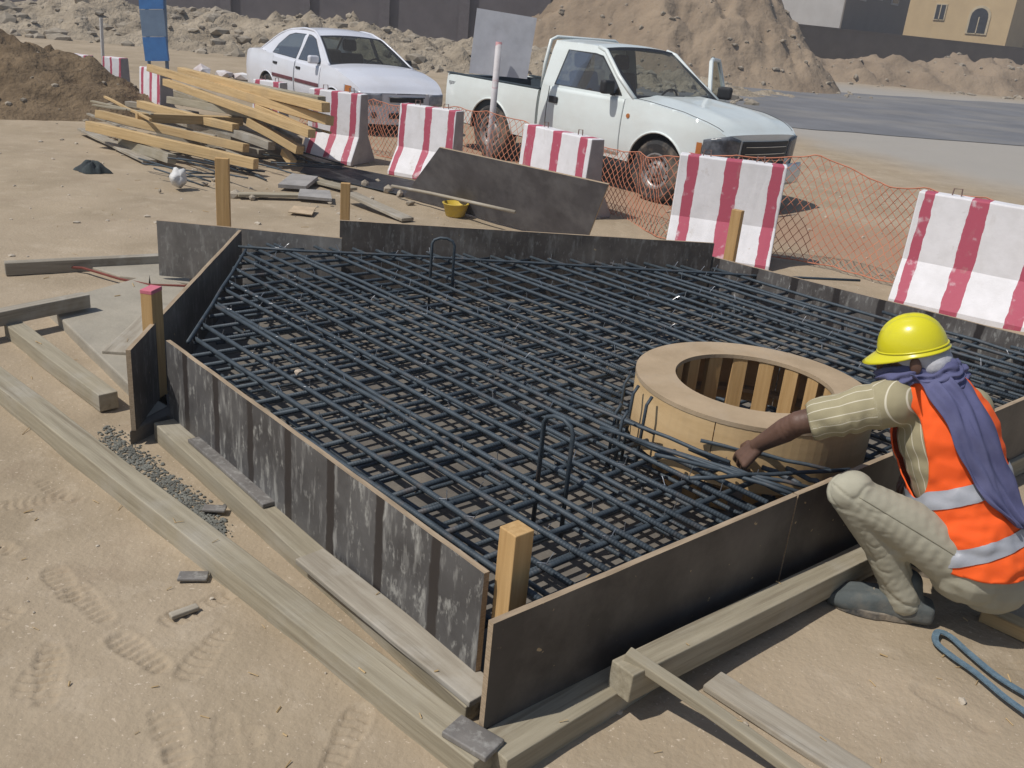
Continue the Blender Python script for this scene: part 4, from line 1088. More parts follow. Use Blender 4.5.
def wheel(root, x, y, r, w, rimr, holes=10, hub=True, cover=False):
    s = 1 if y > 0 else -1
    wh = empty('wheel', (x, y, r)); wh.parent = root
    mb = MB(); hw = w / 2; pr_ = [(rimr, -hw * .8), (r * .86, -hw), (r * .96, -hw * .86), (r, -hw * .6), (r, hw * .6), (r * .96, hw * .86), (r * .86, hw), (rimr, hw * .8), (rimr, -hw * .8)]
    mb.lathe(pr_, 40, axis='y')
    for k in range(44):
        a = 2 * math.pi * k / 44
        mb.box(-.012, .012, -hw * .62, hw * .62, r - .008, r + .006, 0, Matrix.Rotation(a, 4, 'Y'))
    mb.build('tyre', RUBBER, wh, smooth=False)
    mb = MB(); o = s * hw * .55
    mb.lathe([(rimr + .004, -s * hw * .8), (rimr + .006, s * hw * .86), (rimr - .012, s * hw * .86), (rimr - .022, o), (rimr * .84, o - s * .01)], 40, axis='y')
    if cover:
        mb.lathe([(rimr * .84, o - s * .01), (rimr * .5, o + s * .022), (0, o + s * .03)], 40, axis='y')
        for k in range(9):
            a = 2 * math.pi * k / 9; mb.box(-.014, .014, o + s * .002, o + s * .028, rimr * .35, rimr * .85, 1, Matrix.Rotation(a, 4, 'Y'))
    else:
        n = holes * 4; ri, ro = rimr * .56, rimr * .84
        for k in range(n):
            a0, a1 = 2 * math.pi * k / n, 2 * math.pi * (k + 1) / n
            def pt(r_, a, d=0): return (r_ * math.sin(a), o - s * .01 + d, r_ * math.cos(a))
            rr_ = [rimr * .84, rimr * .78, rimr * .64, rimr * .56]
            for q_ in range(3):
                if q_ == 1 and k % 4 in (1, 2): continue
                mb.add([pt(rr_[q_], a0), pt(rr_[q_], a1), pt(rr_[q_ + 1], a1), pt(rr_[q_ + 1], a0)], [(0, 1, 2, 3)])
        mb.lathe([(rimr * .56, o - s * .01), (rimr * .42, o + s * .03), (rimr * .30, o + s * .03), (rimr * .26, o + s * .055), (rimr * .18, o + s * .06), (0, o + s * .06)], 32, axis='y')
        for k in range(6):
            a = 2 * math.pi * k / 6; c = rimr * .36
            mb.lathe([(.011, o + s * .03), (.011, o + s * .048), (0, o + s * .05)], 8, 1, Matrix.Translation((c * math.sin(a), 0, c * math.cos(a))), axis='y')
        mb.lathe([(rimr * .95, o - s * .06), (0, o - s * .06)], 24, 1, axis='y')
    mb.build('rim', [RIMM, BLACKP], wh, weld=.0004)
    return wh
def seat(root, x, y, z, w=.46, hr=True, name='seat'):
    s = MB(); s.box(-.22, .24, -w / 2, w / 2, 0, .14)
    o = s.build(name, SEATM, root, loc=(x, y, z), bevel=.05, bseg=3)
    b = MB(); b.box(-.07, .06, -w / 2, w / 2, 0, .56); b.build('backrest', SEATM, o, loc=(-.24, 0, .10), rot=(0, R(-14), 0), bevel=.05, bseg=3)
    if hr:
        h = MB(); h.box(-.05, .05, -.13, .13, 0, .19); h.build('headrest', SEATM, o, loc=(-.40, 0, .68), rot=(0, R(-10), 0), bevel=.045, bseg=3)

class Veh:
    def __init__(s, name, label, cat, P):
        s.root = empty(name); tag(s.root, label, cat); s.P = P
    def yw(s, x, z):
        P = s.P; y = lin(z, P['yz'])
        if x > P['xf'] - .55: y *= 1 - s.P.get('tap', .13) * ((x - P['xf'] + .55) / .55) ** 2.2
        if x < P['xr'] + .3: y *= 1 - .05 * ((P['xr'] + .3 - x) / .3) ** 2
        return y
    def zlow(s, x):
        z = s.P['sill']; ra, zc = s.P['arch'], s.P['wr']
        for ax in s.P['axles']:
            d = abs(x - ax)
            if d < ra: z = max(z, zc + math.sqrt(ra * ra - d * d) * s.P.get('archk', 1.0))
        return z
    def side(s, mb, x0, x1, ztop, sgn, keep=None, off=0.0, zlo=None, nz=14, step=.02):
        xs = np.linspace(x0, x1, max(3, int(abs(x1 - x0) / step)))
        def fn(x, t):
            a = (zlo or s.zlow)(x); z = a + (max(ztop(x), a + .005) - a) * t
            return (x, sgn * (s.yw(x, z) + off), z)
        mb.grid(fn, xs, np.linspace(0, 1, nz), flip=(sgn < 0), keep=keep)
    def cab_y(s, z): return lin(z, s.P['gy'])
    def glasspane(s, name, poly, sgn, parent, off=.004, border=.022):
        inner = grow(poly, -border); n = len(poly)
        mb = MB(); f = lambda p: (p[0], sgn * (s.cab_y(p[1]) + off), p[1])
        v = [f(p) for p in poly] + [f(p) for p in inner]
        fc = [(i, (i + 1) % n, n + (i + 1) % n, n + i) for i in range(n)]; g = [tuple(range(n, 2 * n))]
        if sgn < 0: fc = [q[::-1] for q in fc]; g = [q[::-1] for q in g]
        mb.add(v, fc, 1); mb.add(v, g, 0)
        return mb.build(name, [GLASS, BLACKP], parent)

def arch_lip(V, mb, ax, sgn, r=.013):
    ra, zc = V.P['arch'], V.P['wr']; pts = []
    a0 = math.asin(min(1, (V.P['sill'] - zc) / ra)) if V.P['sill'] > zc else 0
    for t in np.linspace(a0, math.pi - a0, 20):
        x, z = ax + ra * math.cos(t), zc + ra * math.sin(t) * V.P.get('archk', 1.0)
        pts.append((x, sgn * (V.yw(x, z) + .002), z))
    mb.tube(pts, r, 6)

# ---- pickup
def make_pickup():
    P = dict(tap=.19, xf=2.36, xr=-2.60, sill=.40, arch=.445, wr=.365, axles=(1.525, -1.525),
             yz=[(.3, .80), (.42, .835), (.62, .865), (.80, .868), (.92, .862), (1.13, .838)],
             gy=[(1.05, .845), (1.13, .832), (1.56, .70), (1.66, .655)])
    V = Veh('pickup_truck', 'white single cab pickup parked behind the barriers with its far door open', 'pickup', P)
    r = V.root
    W = paint('pickup_white', (.76, .81, .785), (.70, .75, .725), .24, 3.0)
    hood = [(.95, 1.13), (1.25, 1.12), (1.8, 1.07), (2.10, 1.01), (2.28, .95), (2.36, .88)]
    belt = lambda x: 1.11 if x < .98 else sm(x, hood)
    body = MB()
    for sgn in (1, -1):
        V.side(body, -.55, 2.36, belt, sgn, keep=lambda q: not (-.40 < sum(p[0] for p in q) / 4 < .93 and sum(p[2] for p in q) / 4 > .44))
        arch_lip(V, body, 1.525, sgn)
    # bonnet, scuttle, nose
    xs = np.linspace(1.02, 2.36, 40); ts = np.linspace(-1, 1, 25)
    def hd(x, t):
        z = sm(x, hood); y = V.yw(x, z)
        return (x, t * y, z + .045 * (1 - abs(t) ** 2.6) * min(1, (2.46 - x) / .3) + .012 * math.exp(-((abs(t) - .5) / .12) ** 2) * min(1, max(0, (2.3 - x)) / .2))
    body.grid(hd, xs, ts)
    def nose(t, k):
        z = .36 + (sm(2.36, hood) - .36) * k; y = V.yw(2.36, z)
        return (2.36 + .085 * (1 - abs(t) ** 2.4) - .03 * (1 - k), t * y, z + (.03 * (1 - abs(t) ** 2.6)) * (k > .98))
    body.grid(nose, ts, np.linspace(0, 1, 12), flip=True)
    body.build('body', W, r, smooth=True, weld=.0008)
    hl = MB()
    for sgn in (1, -1): hl.tube([Vector(hd(x, sgn * .94)) + Vector((0, 0, .001)) for x in np.linspace(1.04, 2.30, 26)], .0045, 5)
    hl.build('bonnet_gap', BLACKP, r)
    MB().lathe([(0, 0), (.028, 0), (.026, .01), (0, .012)], 14).build('side_repeater', AMBER, r, loc=(1.02, -V.yw(1.02, .93), .93), rot=(R(90), 0, 0))
    # cab: sides above the belt, back, roof, pillars
    win = [(-.33, 1.14), (.86, 1.14), (.80, 1.20), (.66, 1.32), (.36, 1.555), (.22, 1.575), (-.27, 1.575)]
    roofz = lambda x: 1.665 if x < .15 else sm(x, [(.15, 1.665), (.34, 1.63), (1.04, 1.14)])
    cab = MB()
    for sgn in (1, -1):
        xs = np.linspace(-.55, 1.04, 80)
        def fn(x, t):
            z = 1.11 + max(roofz(x) - 1.11, .004) * t
            return (x, sgn * V.cab_y(z), z)
        keep = (lambda q: not pip((sum(p[0] for p in q) / 4, sum(p[2] for p in q) / 4), grow(win, -.012)))
        if sgn > 0:   # the far door stands open: its opening is empty
            opening = [(-.36, 1.0), (.92, 1.0), (.92, 1.15), (.38, 1.60), (-.36, 1.60)]
            keep = (lambda q: not pip((sum(p[0] for p in q) / 4, sum(p[2] for p in q) / 4), opening))
        cab.grid(fn, xs, np.linspace(0, 1, 30), flip=(sgn < 0), keep=keep)
    cab.grid(lambda x, t: (x, t * V.cab_y(roofz(x)), roofz(x) + .035 * (1 - abs(t) ** 2.2)), np.linspace(-.55, .30, 20), np.linspace(-1, 1, 19))
    rear = lambda q: not (1.14 < sum(p[2] for p in q) / 4 < 1.56 and abs(sum(p[1] for p in q) / 4) < .58)
    cab.grid(lambda t, k: (-.55 - .0 * k, t * V.cab_y(.5 + 1.165 * k), .5 + 1.165 * k + .035 * (1 - abs(t) ** 2.2) * (k > .97)), np.linspace(-1, 1, 31), np.linspace(0, 1, 31), flip=False, keep=rear)
    for sgn in (1, -1):   # A pillars round off the glass edge
        cab.tube([(1.05, sgn * V.cab_y(1.14) * .985, 1.125), (.70, sgn * (V.cab_y(1.36) - .004), 1.352), (.36, sgn * (V.cab_y(1.62) - .006), 1.615), (.22, sgn * (V.cab_y(1.65) - .01), 1.65)], .028, 8)
    cab.build('cab', W, r, smooth=True, weld=.0008)
    # windscreen
    def ws(t, k):
        x, z = 1.055 + (.31 - 1.055) * k, 1.135 + (1.645 - 1.135) * k
        y = V.cab_y(z) - .012
        b = (1 - abs(t) ** 2.2)
        return (x + .07 * b * (1 - .5 * k), t * y, z + .035 * b * k)
    ts = np.linspace(-1, 1, 27); ks = np.linspace(0, 1, 17); mb = MB()
    n0 = 0
    for i in range(26):
        for j in range(16):
            edge = i < 1 or i > 24 or j < 1 or j > 14
            mb.add([ws(ts[i], ks[j]), ws(ts[i + 1], ks[j]), ws(ts[i + 1], ks[j + 1]), ws(ts[i], ks[j + 1])], [(0, 1, 2, 3)], 1 if edge else 0)
    o = mb.build('windscreen', [GLASS, BLACKP], r, smooth=True, weld=.0005)
    for y0 in (-.52, .12):
        MB().tube([ws(y0, .02), ws(y0 + .25, .05), ws(y0 + .62, .07)], .009, 6).build('wiper', BLACKP, o)
    V.glasspane('side_window', win, -1, r)
    mb = MB(); c4 = [(-.556, -.6, 1.12), (-.556, .6, 1.12), (-.556, .57, 1.57), (-.556, -.57, 1.57)]; mb.add(c4, [(0, 3, 2, 1)]); mb.build('rear_window', GLASS, r)
    # near door skin, far door swung open
    mb = MB(); V.side(mb, -.39, .92, lambda x: 1.11, -1, off=.002, zlo=lambda x: max(.452, V.zlow(x) + .012))
    d = mb.build('door', W, r, smooth=True, solid=.006)
    hb = MB(); hb.box(-.10, .06, -.024, .0, -.042, .042); hb.build('handle', BLACKP, d, loc=(-.26, -(V.yw(-.2, .95) + .004), .955), bevel=.02)
    def mirror(parent, sgn, loc, rz=0):
        m_ = MB(); m_.box(-.055, .05, -.095, .095, -.075, .085); o = m_.build('mirror', BLACKP, parent, loc=loc, rot=(0, 0, rz), bevel=.035, bseg=3)
        MB().box(-.02, .02, -.1 if sgn > 0 else 0, 0 if sgn > 0 else .1, -.03, .0).build('arm', BLACKP, o, loc=(0, -sgn * .08, -.06))
    mirror(r, -1, (.72, -(V.cab_y(1.14) + .13), 1.22))
    hinge = empty('open_door', (.93, .86, 0), R(-62)); hinge.parent = r; hinge['label'] = 'far door standing open'
    od = MB()
    def dsk(x, t):
        z = .44 + (1.11 - .44) * t; return (x - .93, V.yw(x, z) - .86, z)
    od.grid(dsk, np.linspace(-.39, .92, 30), np.linspace(0, 1, 10))
    od.grid(lambda x, t: (dsk(x, t)[0], dsk(x, t)[1] - .07, dsk(x, t)[2]), np.linspace(-.39, .92, 30), np.linspace(0, 1, 10), flip=True)
    od.tube([(-1.30, -.035, .44), (-1.30, -.03, 1.06)], .035, 6); od.tube([(-.02, -.035, .44), (-.02, -.04, 1.06)], .035, 6)
    fr = [(x - .93, V.cab_y(z) - .88, z) for x, z in ((-.36, 1.11), (-.33, 1.40), (-.29, 1.58), (.22, 1.60), (.38, 1.57), (.68, 1.33), (.90, 1.12))]
    od.tube(fr, .03, 8)
    od.build('door_panel', W, hinge, smooth=False)
    gl = MB(); gl.add(fr, [tuple(range(len(fr)))]); gl.build('door_glass', GLASS, hinge)
    mirror(hinge, 1, (-.16, .12, 1.21), 0)
    # load bed
    bz = lambda x: 1.03
    bed = MB()
    for sgn in (1, -1):
        V.side(bed, -2.60, -.60, bz, sgn); arch_lip(V, bed, -1.525, sgn)
        bed.grid(lambda x, t: (x, sgn * (V.yw(x, 1.03) - .055 * t), 1.03 + .012 * math.sin(math.pi * t)), np.linspace(-2.6, -.6, 20), np.linspace(0, 1, 4), flip=sgn > 0)
    bed.grid(lambda t, k: (-2.60, t * V.yw(-2.6,   .45 + .58 * k),   .45 + .58 * k), np.linspace(-1, 1, 13), np.linspace(0, 1, 8), flip=False)
    bed.grid(lambda t, k: (-.60, t * V.yw(-.6,   .45 + .58 * k),   .45 + .58 * k), np.linspace(-1, 1, 13), np.linspace(0, 1, 8), flip=True)
    bed.build('load_bed', W, r, smooth=True, weld=.0008)
    ln = MB(); ln.box(-2.55, -.64, -.76, .76, .56, .60)
    for sgn in (1, -1): ln.box(-2.57, -.62, sgn * .80 - .012, sgn * .80 + .012, .6, 1.006); ln.box(-2.58, -.61, sgn * .805 - .035, sgn * .805 + .035, 1.0445, 1.062)
    ln.box(-2.575, -2.55, -.78, .78, .6, 1.02); ln.box(-.645, -.62, -.78, .78, .6, 1.02)
    ln.build('bed_liner', mat('bed_liner_blue', (.05, .07, .085), (.035, .05, .06), rough=.7), r)
    rb = MB(); rb.tube([(-.66, -.74, 1.0), (-.66, -.72, 1.35), (-.65, -.66, 1.66), (-.65, -.56, 1.70), (-.65, .56, 1.70), (-.65, .66, 1.66), (-.66, .72, 1.35), (-.66, .74, 1.0)], .024, 8)
    rb.build('roll_bar', W, r, smooth=True)
    # front: grille, lamps, bumper
    def on_nose(t, z, off):
        k = (z - .36) / (sm(2.36, hood) - .36); p = nose(t, k); return (p[0] + off, p[1], p[2])
    g = MB(); g.grid(lambda t, z: on_nose(t, z, .012), np.linspace(-.64, .64, 15), np.linspace(.55, .84, 6), flip=True); g_ = g.build('grille', BLACKP, r, solid=.008)
    for z in (.62, .70, .78): MB().tube([on_nose(t, z, .02) for t in np.linspace(-.57, .57, 13)], .008, 6).build('grille_bar', CHROME, g_)
    for sgn in (1, -1):
        h = MB()
        h.grid(lambda t, z_: (lambda z: on_nose(sgn * t, z, .014) if t <= 1 else (2.36 - (t - 1) * .9 + .004, sgn * (V.yw(2.36 - (t - 1) * .9, z) + .008), z + .0))(.76 + (z_ - .735) * min(1, .72 + 1.4 * abs(t - .70)) * (1 - max(0, t - 1) * 2)), [.70, .77, .84, .92, 1.0, 1.06, 1.14, 1.24], np.linspace(.59, .865, 7), flip=sgn > 0)
        ho = h.build('headlight', LENS, r, solid=.01, smooth=True)
        a = MB(); a.grid(lambda x, z: (x, sgn * (V.yw(x, z) + .014), z), np.linspace(2.08, 2.14, 4), np.linspace(.66, .79, 4), flip=sgn < 0); a.build('indicator', AMBER, ho, solid=.006)
        MB().box(-.012, .012, -.05, .05, -.18, .18).build('tail_light', REDLENS, r, loc=(-2.612, sgn * .74, .78), bevel=.01)
    b = MB(); b.grid(lambda t, z: (on_nose(t, .42, 0)[0] + .05 + .02 * math.sin((z - .33) / .24 * math.pi), t * .86, z), np.linspace(-1, 1, 21), np.linspace(.33, .575, 7), flip=True)
    b.build('bumper', W, r, solid=.03, smooth=True)
    MB().box(-.008, .008, -.17, .17, -.05, .05).build('number_plate', PLATE, r, loc=(2.60, 0, .46))
    MB().box(-2.72, -2.615, -.7, .7, .47, .58).build('rear_bumper', BLACKP, r, bevel=.02)
    MB().box(-.004, 0, 0, .15, -.02, .02).build('side_sticker', mat('grey_sticker', (.22, .24, .25), (.5, .52, .52), scale=60, bump=0, lo=.45, hi=.5), r, loc=(-2.50, -(V.yw(-2.4, .93) + .003), .925), rot=(0, 0, R(-90)))
    # underside, wheel housings, interior
    u = MB(); u.box(-2.5, 2.25, -.56, .56, .34, .60)
    for ax in P['axles']:
        for sgn in (1, -1):
            v = []; n = 16
            for k in range(n + 1):
                t = math.pi * k / n; x, z = ax + .442 * math.cos(t), .365 + .442 * math.sin(t)
                v += [(x, sgn * .55, z), (x, sgn * .84, z)]
            u.add(v, [(2 * k, 2 * k + 1, 2 * k + 3, 2 * k + 2) for k in range(n)] + [tuple(2 * k for k in range(n + 1))])
    u.box(-.53, 1.06, -.79, .79, .46, .50)
    u.build('chassis', DARKIN, r)
    inn = MB(); inn.box(.74, 1.0, -.74, .74, .80, 1.06); ino = inn.build('dashboard', DARKIN, r, bevel=.05)
    sw = MB(); sw.tube([(.58 + .05 * math.cos(t), .36 + .18 * math.sin(t), 1.04 + .17 * math.cos(t)) for t in np.linspace(0, 2 * math.pi, 25)[:-1]], .014, 6, closed=True); sw.build('steering_wheel', BLACKP, r)
    inn = MB(); inn.box(-.545, -.52, -.8, .8, .46, 1.12); inn.build('back_lining', DARKIN, r)
    seat(r, .10, .38, .68); seat(r, .10, -.38, .68)
    for ax in P['axles']:
        for sgn in (1, -1): wheel(r, ax, sgn * .735, .365, .235, .205)
    return r

# ---- saloon
def make_car():
    P = dict(xf=2.02, xr=-2.18, sill=.27, arch=.345, wr=.30, axles=(1.25, -1.22),
             yz=[(.2, .76), (.30, .805), (.5, .835), (.66, .84), (.80, .828), (.95, .80)],
             gy=[(.88, .802), (.95, .785), (1.32, .61), (1.40, .55)])
    V = Veh('saloon_car', 'white four door saloon parked behind the barriers to the left of the pickup', 'car', P); r = V.root
    W = paint('saloon_white', (.74, .75, .80), (.68, .69, .74), .26, 7.0)
    top = [(-2.18, .90), (-2.05, .955), (-1.5, .985), (-1.2, .95), (.7, .905), (.98, .955), (1.3, .925), (1.7, .83), (1.92, .735), (2.02, .64)]
    body = MB(); zt = lambda x: sm(x, top)
    for sgn in (1, -1):
        def keep(q):
            x, z = sum(p[0] for p in q) / 4, sum(p[2] for p in q) / 4
            return not (z > .315 and (-.115 < x < .80 or (-1.0 < x < -.135)))
        V.side(body, -2.18, 2.02, zt, sgn, keep=keep)
        for ax in P['axles']: arch_lip(V, body, ax, sgn, .008)
    ts = np.linspace(-1, 1, 23)
    def deck(cr): return lambda x, t: (x, t * V.yw(x, zt(x)), zt(x) + cr * (1 - abs(t) ** 2.4) * min(1, (2.06 - x) / .3, (x + 2.24) / .2))
    body.grid(deck(.05), np.linspace(.95, 2.02, 36), ts); body.grid(deck(.03), np.linspace(-2.18, -1.36, 20), ts)
    def nose(t, k):
        z = .2 + (zt(2.02) - .2) * k; return (2.02 + .13 * (1 - abs(t) ** 2.2) * (1 - .25 * k), t * V.yw(2.02, z), z + .04 * (1 - abs(t) ** 2.4) * .13 * (k > .98))
    body.grid(nose, ts, np.linspace(0, 1, 12), flip=True)
    body.grid(lambda t, k: (-2.18 - .06 * (1 - abs(t) ** 2.2), t * V.yw(-2.18, .25 + (.9 - .25) * k), .25 + (.9 - .25) * k), ts, np.linspace(0, 1, 12))
    body.build('body', W, r, smooth=True, weld=.0008)
    roof = [(-1.62, .96), (-1.42, 1.09), (-1.08, 1.29), (-.78, 1.38), (-.3, 1.43), (.05, 1.415), (.32, 1.33), (.62, 1.175), (1.0, .955)]
    rz = lambda x: sm(x, roof)
    w1 = [(-.06, .945), (.74, .945), (.70, 1.0), (.26, 1.295), (.10, 1.335), (-.06, 1.345)]
    w2 = [(-1.08, .965), (-.15, .945), (-.15, 1.345), (-.55, 1.335), (-.74, 1.29), (-.98, 1.12)]
    cab = MB()
    for sgn in (1, -1):
        def fn(x, t):
            z0 = zt(x) - .03; z = z0 + max(rz(x) - z0, .004) * t; return (x, sgn * V.cab_y(z), z)
        keep = lambda q: not any(pip((sum(p[0] for p in q) / 4, sum(p[2] for p in q) / 4), grow(w_, -.01)) for w_ in (w1, w2))
        cab.grid(fn, np.linspace(-1.62, 1.0, 120), np.linspace(0, 1, 30), flip=sgn < 0, keep=keep)
        cab.tube([(x, sgn * (V.cab_y(rz(x)) - .006), rz(x) - .005) for x in np.linspace(-1.6, 1.02, 28)], .022, 8)
    cab.grid(lambda x, t: (x, t * V.cab_y(rz(x)), rz(x) + .03 * (1 - abs(t) ** 2.2)), np.linspace(-.86, .27, 26), ts)
    cab.build('cabin', W, r, smooth=True, weld=.0008)
    def screen(name, xa, xb, ka):
        def fn(t, k):
            x = xa + (xb - xa) * k; z = rz(x); b = 1 - abs(t) ** 2.2
            return (x + (.07 if xa > 0 else -.06) * b * (1 - k * .6), t * (V.cab_y(z) - .006), z + .03 * b * k + .003)
        a = np.linspace(-1, 1, 25); k = np.linspace(0, 1, 15); mb = MB()
        for i in range(24):
            for j in range(14):
                e = i < 1 or i > 22 or j < 1 or j > 12
                q = [fn(a[i], k[j]), fn(a[i + 1], k[j]), fn(a[i + 1], k[j + 1]), fn(a[i], k[j + 1])]
                mb.add(q if xa > 0 else q[::-1], [(0, 1, 2, 3)], 1 if e else 0)
        return mb.build(name, [GLASS, BLACKP], r, smooth=True, weld=.0005), fn
    o, fn = screen('windscreen', 1.0, .27, 1); screen('rear_window', -1.56, -.86, -1)
    for t in (-.6, .1): MB().tube([fn(t, .02), fn(t + .3, .05), fn(t + .6, .06)], .007, 6).build('wiper', BLACKP, o)
    MOULD = mat('door_moulding', (.16, .05, .06), rough=.5)
    for sgn in (1, -1):
        V.glasspane('front_side_window', w1, sgn, r, border=.016); V.glasspane('rear_side_window', w2, sgn, r, border=.016)
        for (x0, x1) in ((-.105, .79), (-.99, -.145)):
            mb = MB(); V.side(mb, x0, x1, zt, sgn, off=.002, zlo=lambda x: max(.325, V.zlow(x) + .01)); d = mb.build('door', W, r, smooth=True, solid=.006)
            MB().box(-.09, .06, -.014, .014, -.02, .02).build('handle', BLACKP, d, loc=(x0 + .14, sgn * (V.yw(x0, .8) + .008), .815), bevel=.01)
            MB().box(x0 + .02, x1 - .02, -.008, .008, -.028, .028).build('moulding', MOULD, d, loc=(0, sgn * (V.yw(0, .63) + .008), .615), bevel=.006)
        m_ = MB(); m_.box(-.05, .05, -.085, .085, -.06, .065); m_.build('mirror', W if sgn < 0 else BLACKP, r, loc=(.66, sgn * (V.cab_y(.98) + .11), 1.0), bevel=.03, bseg=3)
        h = MB(); h.grid(lambda t, k: (nose(sgn * t, .62 + .36 * k)[0] + .012 if t <= 1 else 2.02 - (t - 1) * 1.3, sgn * (min(t, 1) * V.yw(2.02, .5) if t <= 1 else V.yw(2.02 - (t - 1) * 1.3, .55 + .12 * k) + .008), .485 + (.175 + .16 * max(0, t - 1)) * k + .10 * max(0, t - 1)), [.60, .68, .76, .88, 1.0, 1.06, 1.14, 1.22, 1.30], np.linspace(0, 1, 6), flip=sgn > 0)
        ho = h.build('headlight', LENSB, r, smooth=True, solid=.01)
        a = MB(); a.grid(lambda x, z: (x, sgn * (V.yw(x, z) + .015), z), np.linspace(1.66, 1.80, 4), np.linspace(.60, .73, 4), flip=sgn < 0); a.build('indicator', AMBER, ho, solid=.006)
        t_ = MB(); t_.box(-.012, .012, -.12, .12, -.07, .08); t_.build('tail_light', REDLENS, r, loc=(-2.225, sgn * .62, .76), bevel=.01)
        MB().lathe([(.0, 0), (.05, 0), (.05, .012), (0, .014)], 16, axis='z').build('fog_lamp', LENS, r, loc=(2.075, sgn * .56, .335), rot=(0, R(90), 0))
    def nz(t, z, off): 
        k = (z - .2) / (zt(2.02) - .2); p = nose(t, k); return (p[0] + off, p[1], p[2])
    for (za, zb, tw, nm) in ((.535, .60, .42, 'grille'), (.29, .375, .45, 'lower_intake')):
        g = MB(); g.grid(lambda t, z: nz(t, z, .012), np.linspace(-tw, tw, 13), np.linspace(za, zb, 4), flip=True); g.build(nm, BLACKP, r, solid=.008)
    g = MB(); g.tube([nz(t, .61, .016) for t in np.linspace(-.45, .45, 13)], .009, 6); g.build('grille_bar', CHROME, r)
    MB().box(-.006, .006, -.17, .17, -.05, .05).build('number_plate', PLATE, r, loc=(2.165, 0, .45))
    u = MB(); u.box(-2.1, 1.95, -.52, .52, .2, .42); u.box(-1.3, .98, -.75, .75, .28, .36)
    for ax in P['axles']:
        for sgn in (1, -1):
            v = []; n = 14
            for k in range(n + 1):
                t = math.pi * k / n; v += [(ax + .342 * math.cos(t), sgn * .5, .30 + .342 * math.sin(t)), (ax + .342 * math.cos(t), sgn * .805, .30 + .342 * math.sin(t))]
            u.add(v, [(2 * k, 2 * k + 1, 2 * k + 3, 2 * k + 2) for k in range(n)] + [tuple(2 * k for k in range(n + 1))])
    u.build('chassis', DARKIN, r)
    MB().box(.62, .98, -.7, .7, .6, .90).build('dashboard', DARKIN, r, bevel=.06)
    sw = MB(); sw.tube([(.46 + .05 * math.cos(t), .36 + .17 * math.sin(t), .90 + .15 * math.cos(t)) for t in np.linspace(0, 2 * math.pi, 21)[:-1]], .013, 6, closed=True); sw.build('steering_wheel', BLACKP, r)
    seat(r, .0, .36, .42); seat(r, .0, -.36, .42); seat(r, -.82, 0, .42, 1.2, False, 'rear_seat')
    MB().box(-1.5, -1.15, -.7, .7, .86, .93).build('parcel_shelf', DARKIN, r)
    for ax in P['axles']:
        for sgn in (1, -1): wheel(r, ax, sgn * .735, .298, .18, .19, cover=True)
    return r
def park(root, xy, ang, sc):
    pitch = math.atan(SLOPE * math.sin(ang))
    root.matrix_world = Matrix.Translation((xy[0], xy[1], T0(xy[1]) - .008)) @ Matrix.Rotation(ang, 4, 'Z') @ Matrix.Rotation(-pitch, 4, 'Y') @ Matrix.Scale(sc, 4)
truck = make_pickup(); park(truck, (.97, 12.36), R(-46.8), .965)
car = make_car(); park(car, (-3.22, 15.62), R(-50), .94)

# ------------------------------------------------------------------ crouching worker
from mathutils.bvhtree import BVHTree
def V3(*a): return Vector(a)
def balls(mb, a, b, ra, rb, n=None, sq=None):
    a, b = Vector(a), Vector(b); L_ = (b - a).length
    n = n or max(2, int(L_ / (min(ra, rb) * .45)) + 1)
    for k in range(n):
        t = k / max(1, n - 1); ball(mb, a.lerp(b, t), ra + (rb - ra) * t)
def ball(mb, c, r, M3=None, seg=14):
    rr_ = (r, r, r) if not isinstance(r, (tuple, list)) else r
    v, f = [], []; nv = 9
    for i in range(nv + 1):
        th = math.pi * i / nv
        for k in range(seg):
            ph = 2 * math.pi * k / seg
            p = Vector((rr_[0] * math.sin(th) * math.cos(ph), rr_[1] * math.sin(th) * math.sin(ph), rr_[2] * math.cos(th)))
            if M3 is not None: p = M3 @ p
            v.append(Vector(c) + p)
    for i in range(nv):
        for k in range(seg):
            k2 = (k + 1) % seg
            f.append((i * seg + k, (i + 1) * seg + k, (i + 1) * seg + k2, i * seg + k2))
    mb.add(v, f)
def remesh(mb, voxel, smooth=4):
    me = bpy.data.meshes.new('tmp'); me.from_pydata(mb.v, [], mb.f)
    bm = bmesh.new(); bm.from_mesh(me); bmesh.ops.remove_doubles(bm, verts=bm.verts, dist=1e-5); bm.to_mesh(me); bm.free()
    ob = bpy.data.objects.new('tmp', me); COL.objects.link(ob)
    md = ob.modifiers.new('r', 'REMESH'); md.mode = 'VOXEL'; md.voxel_size = voxel; md.adaptivity = 0
    ms = ob.modifiers.new('s', 'SMOOTH'); ms.factor = .5; ms.iterations = smooth
    out = bpy.data.meshes.new_from_object(ob.evaluated_get(bpy.context.evaluated_depsgraph_get()))
    bpy.data.objects.remove(ob); bpy.data.meshes.remove(me)
    return out
def arrs(me):
    co = np.empty(len(me.vertices) * 3, np.float32); me.vertices.foreach_get('co', co)
    no = np.empty(len(me.vertices) * 3, np.float32); me.vertices.foreach_get('normal', no)
    return co.reshape(-1, 3), no.reshape(-1, 3)
def put(me, name, mats, parent, smooth=True):
    me.name = name
    me.materials.clear()
    for m in (mats if isinstance(mats, list) else [mats]): me.materials.append(m)
    me.polygons.foreach_set('use_smooth', [smooth] * len(me.polygons)); me.update()
    o = bpy.data.objects.new(name, me); COL.objects.link(o); o.parent = parent
    return o
def setco(me, co): me.vertices.foreach_set('co', np.ascontiguousarray(co, np.float32).ravel()); me.update()
def seg_param(co, a, b):
    a, b = np.array(a), np.array(b); d = b - a; t = ((co - a) @ d) / (d @ d)
    tc_ = np.clip(t, 0, 1); near_ = a + tc_[:, None] * d
    return t, np.linalg.norm(co - near_, axis=1)

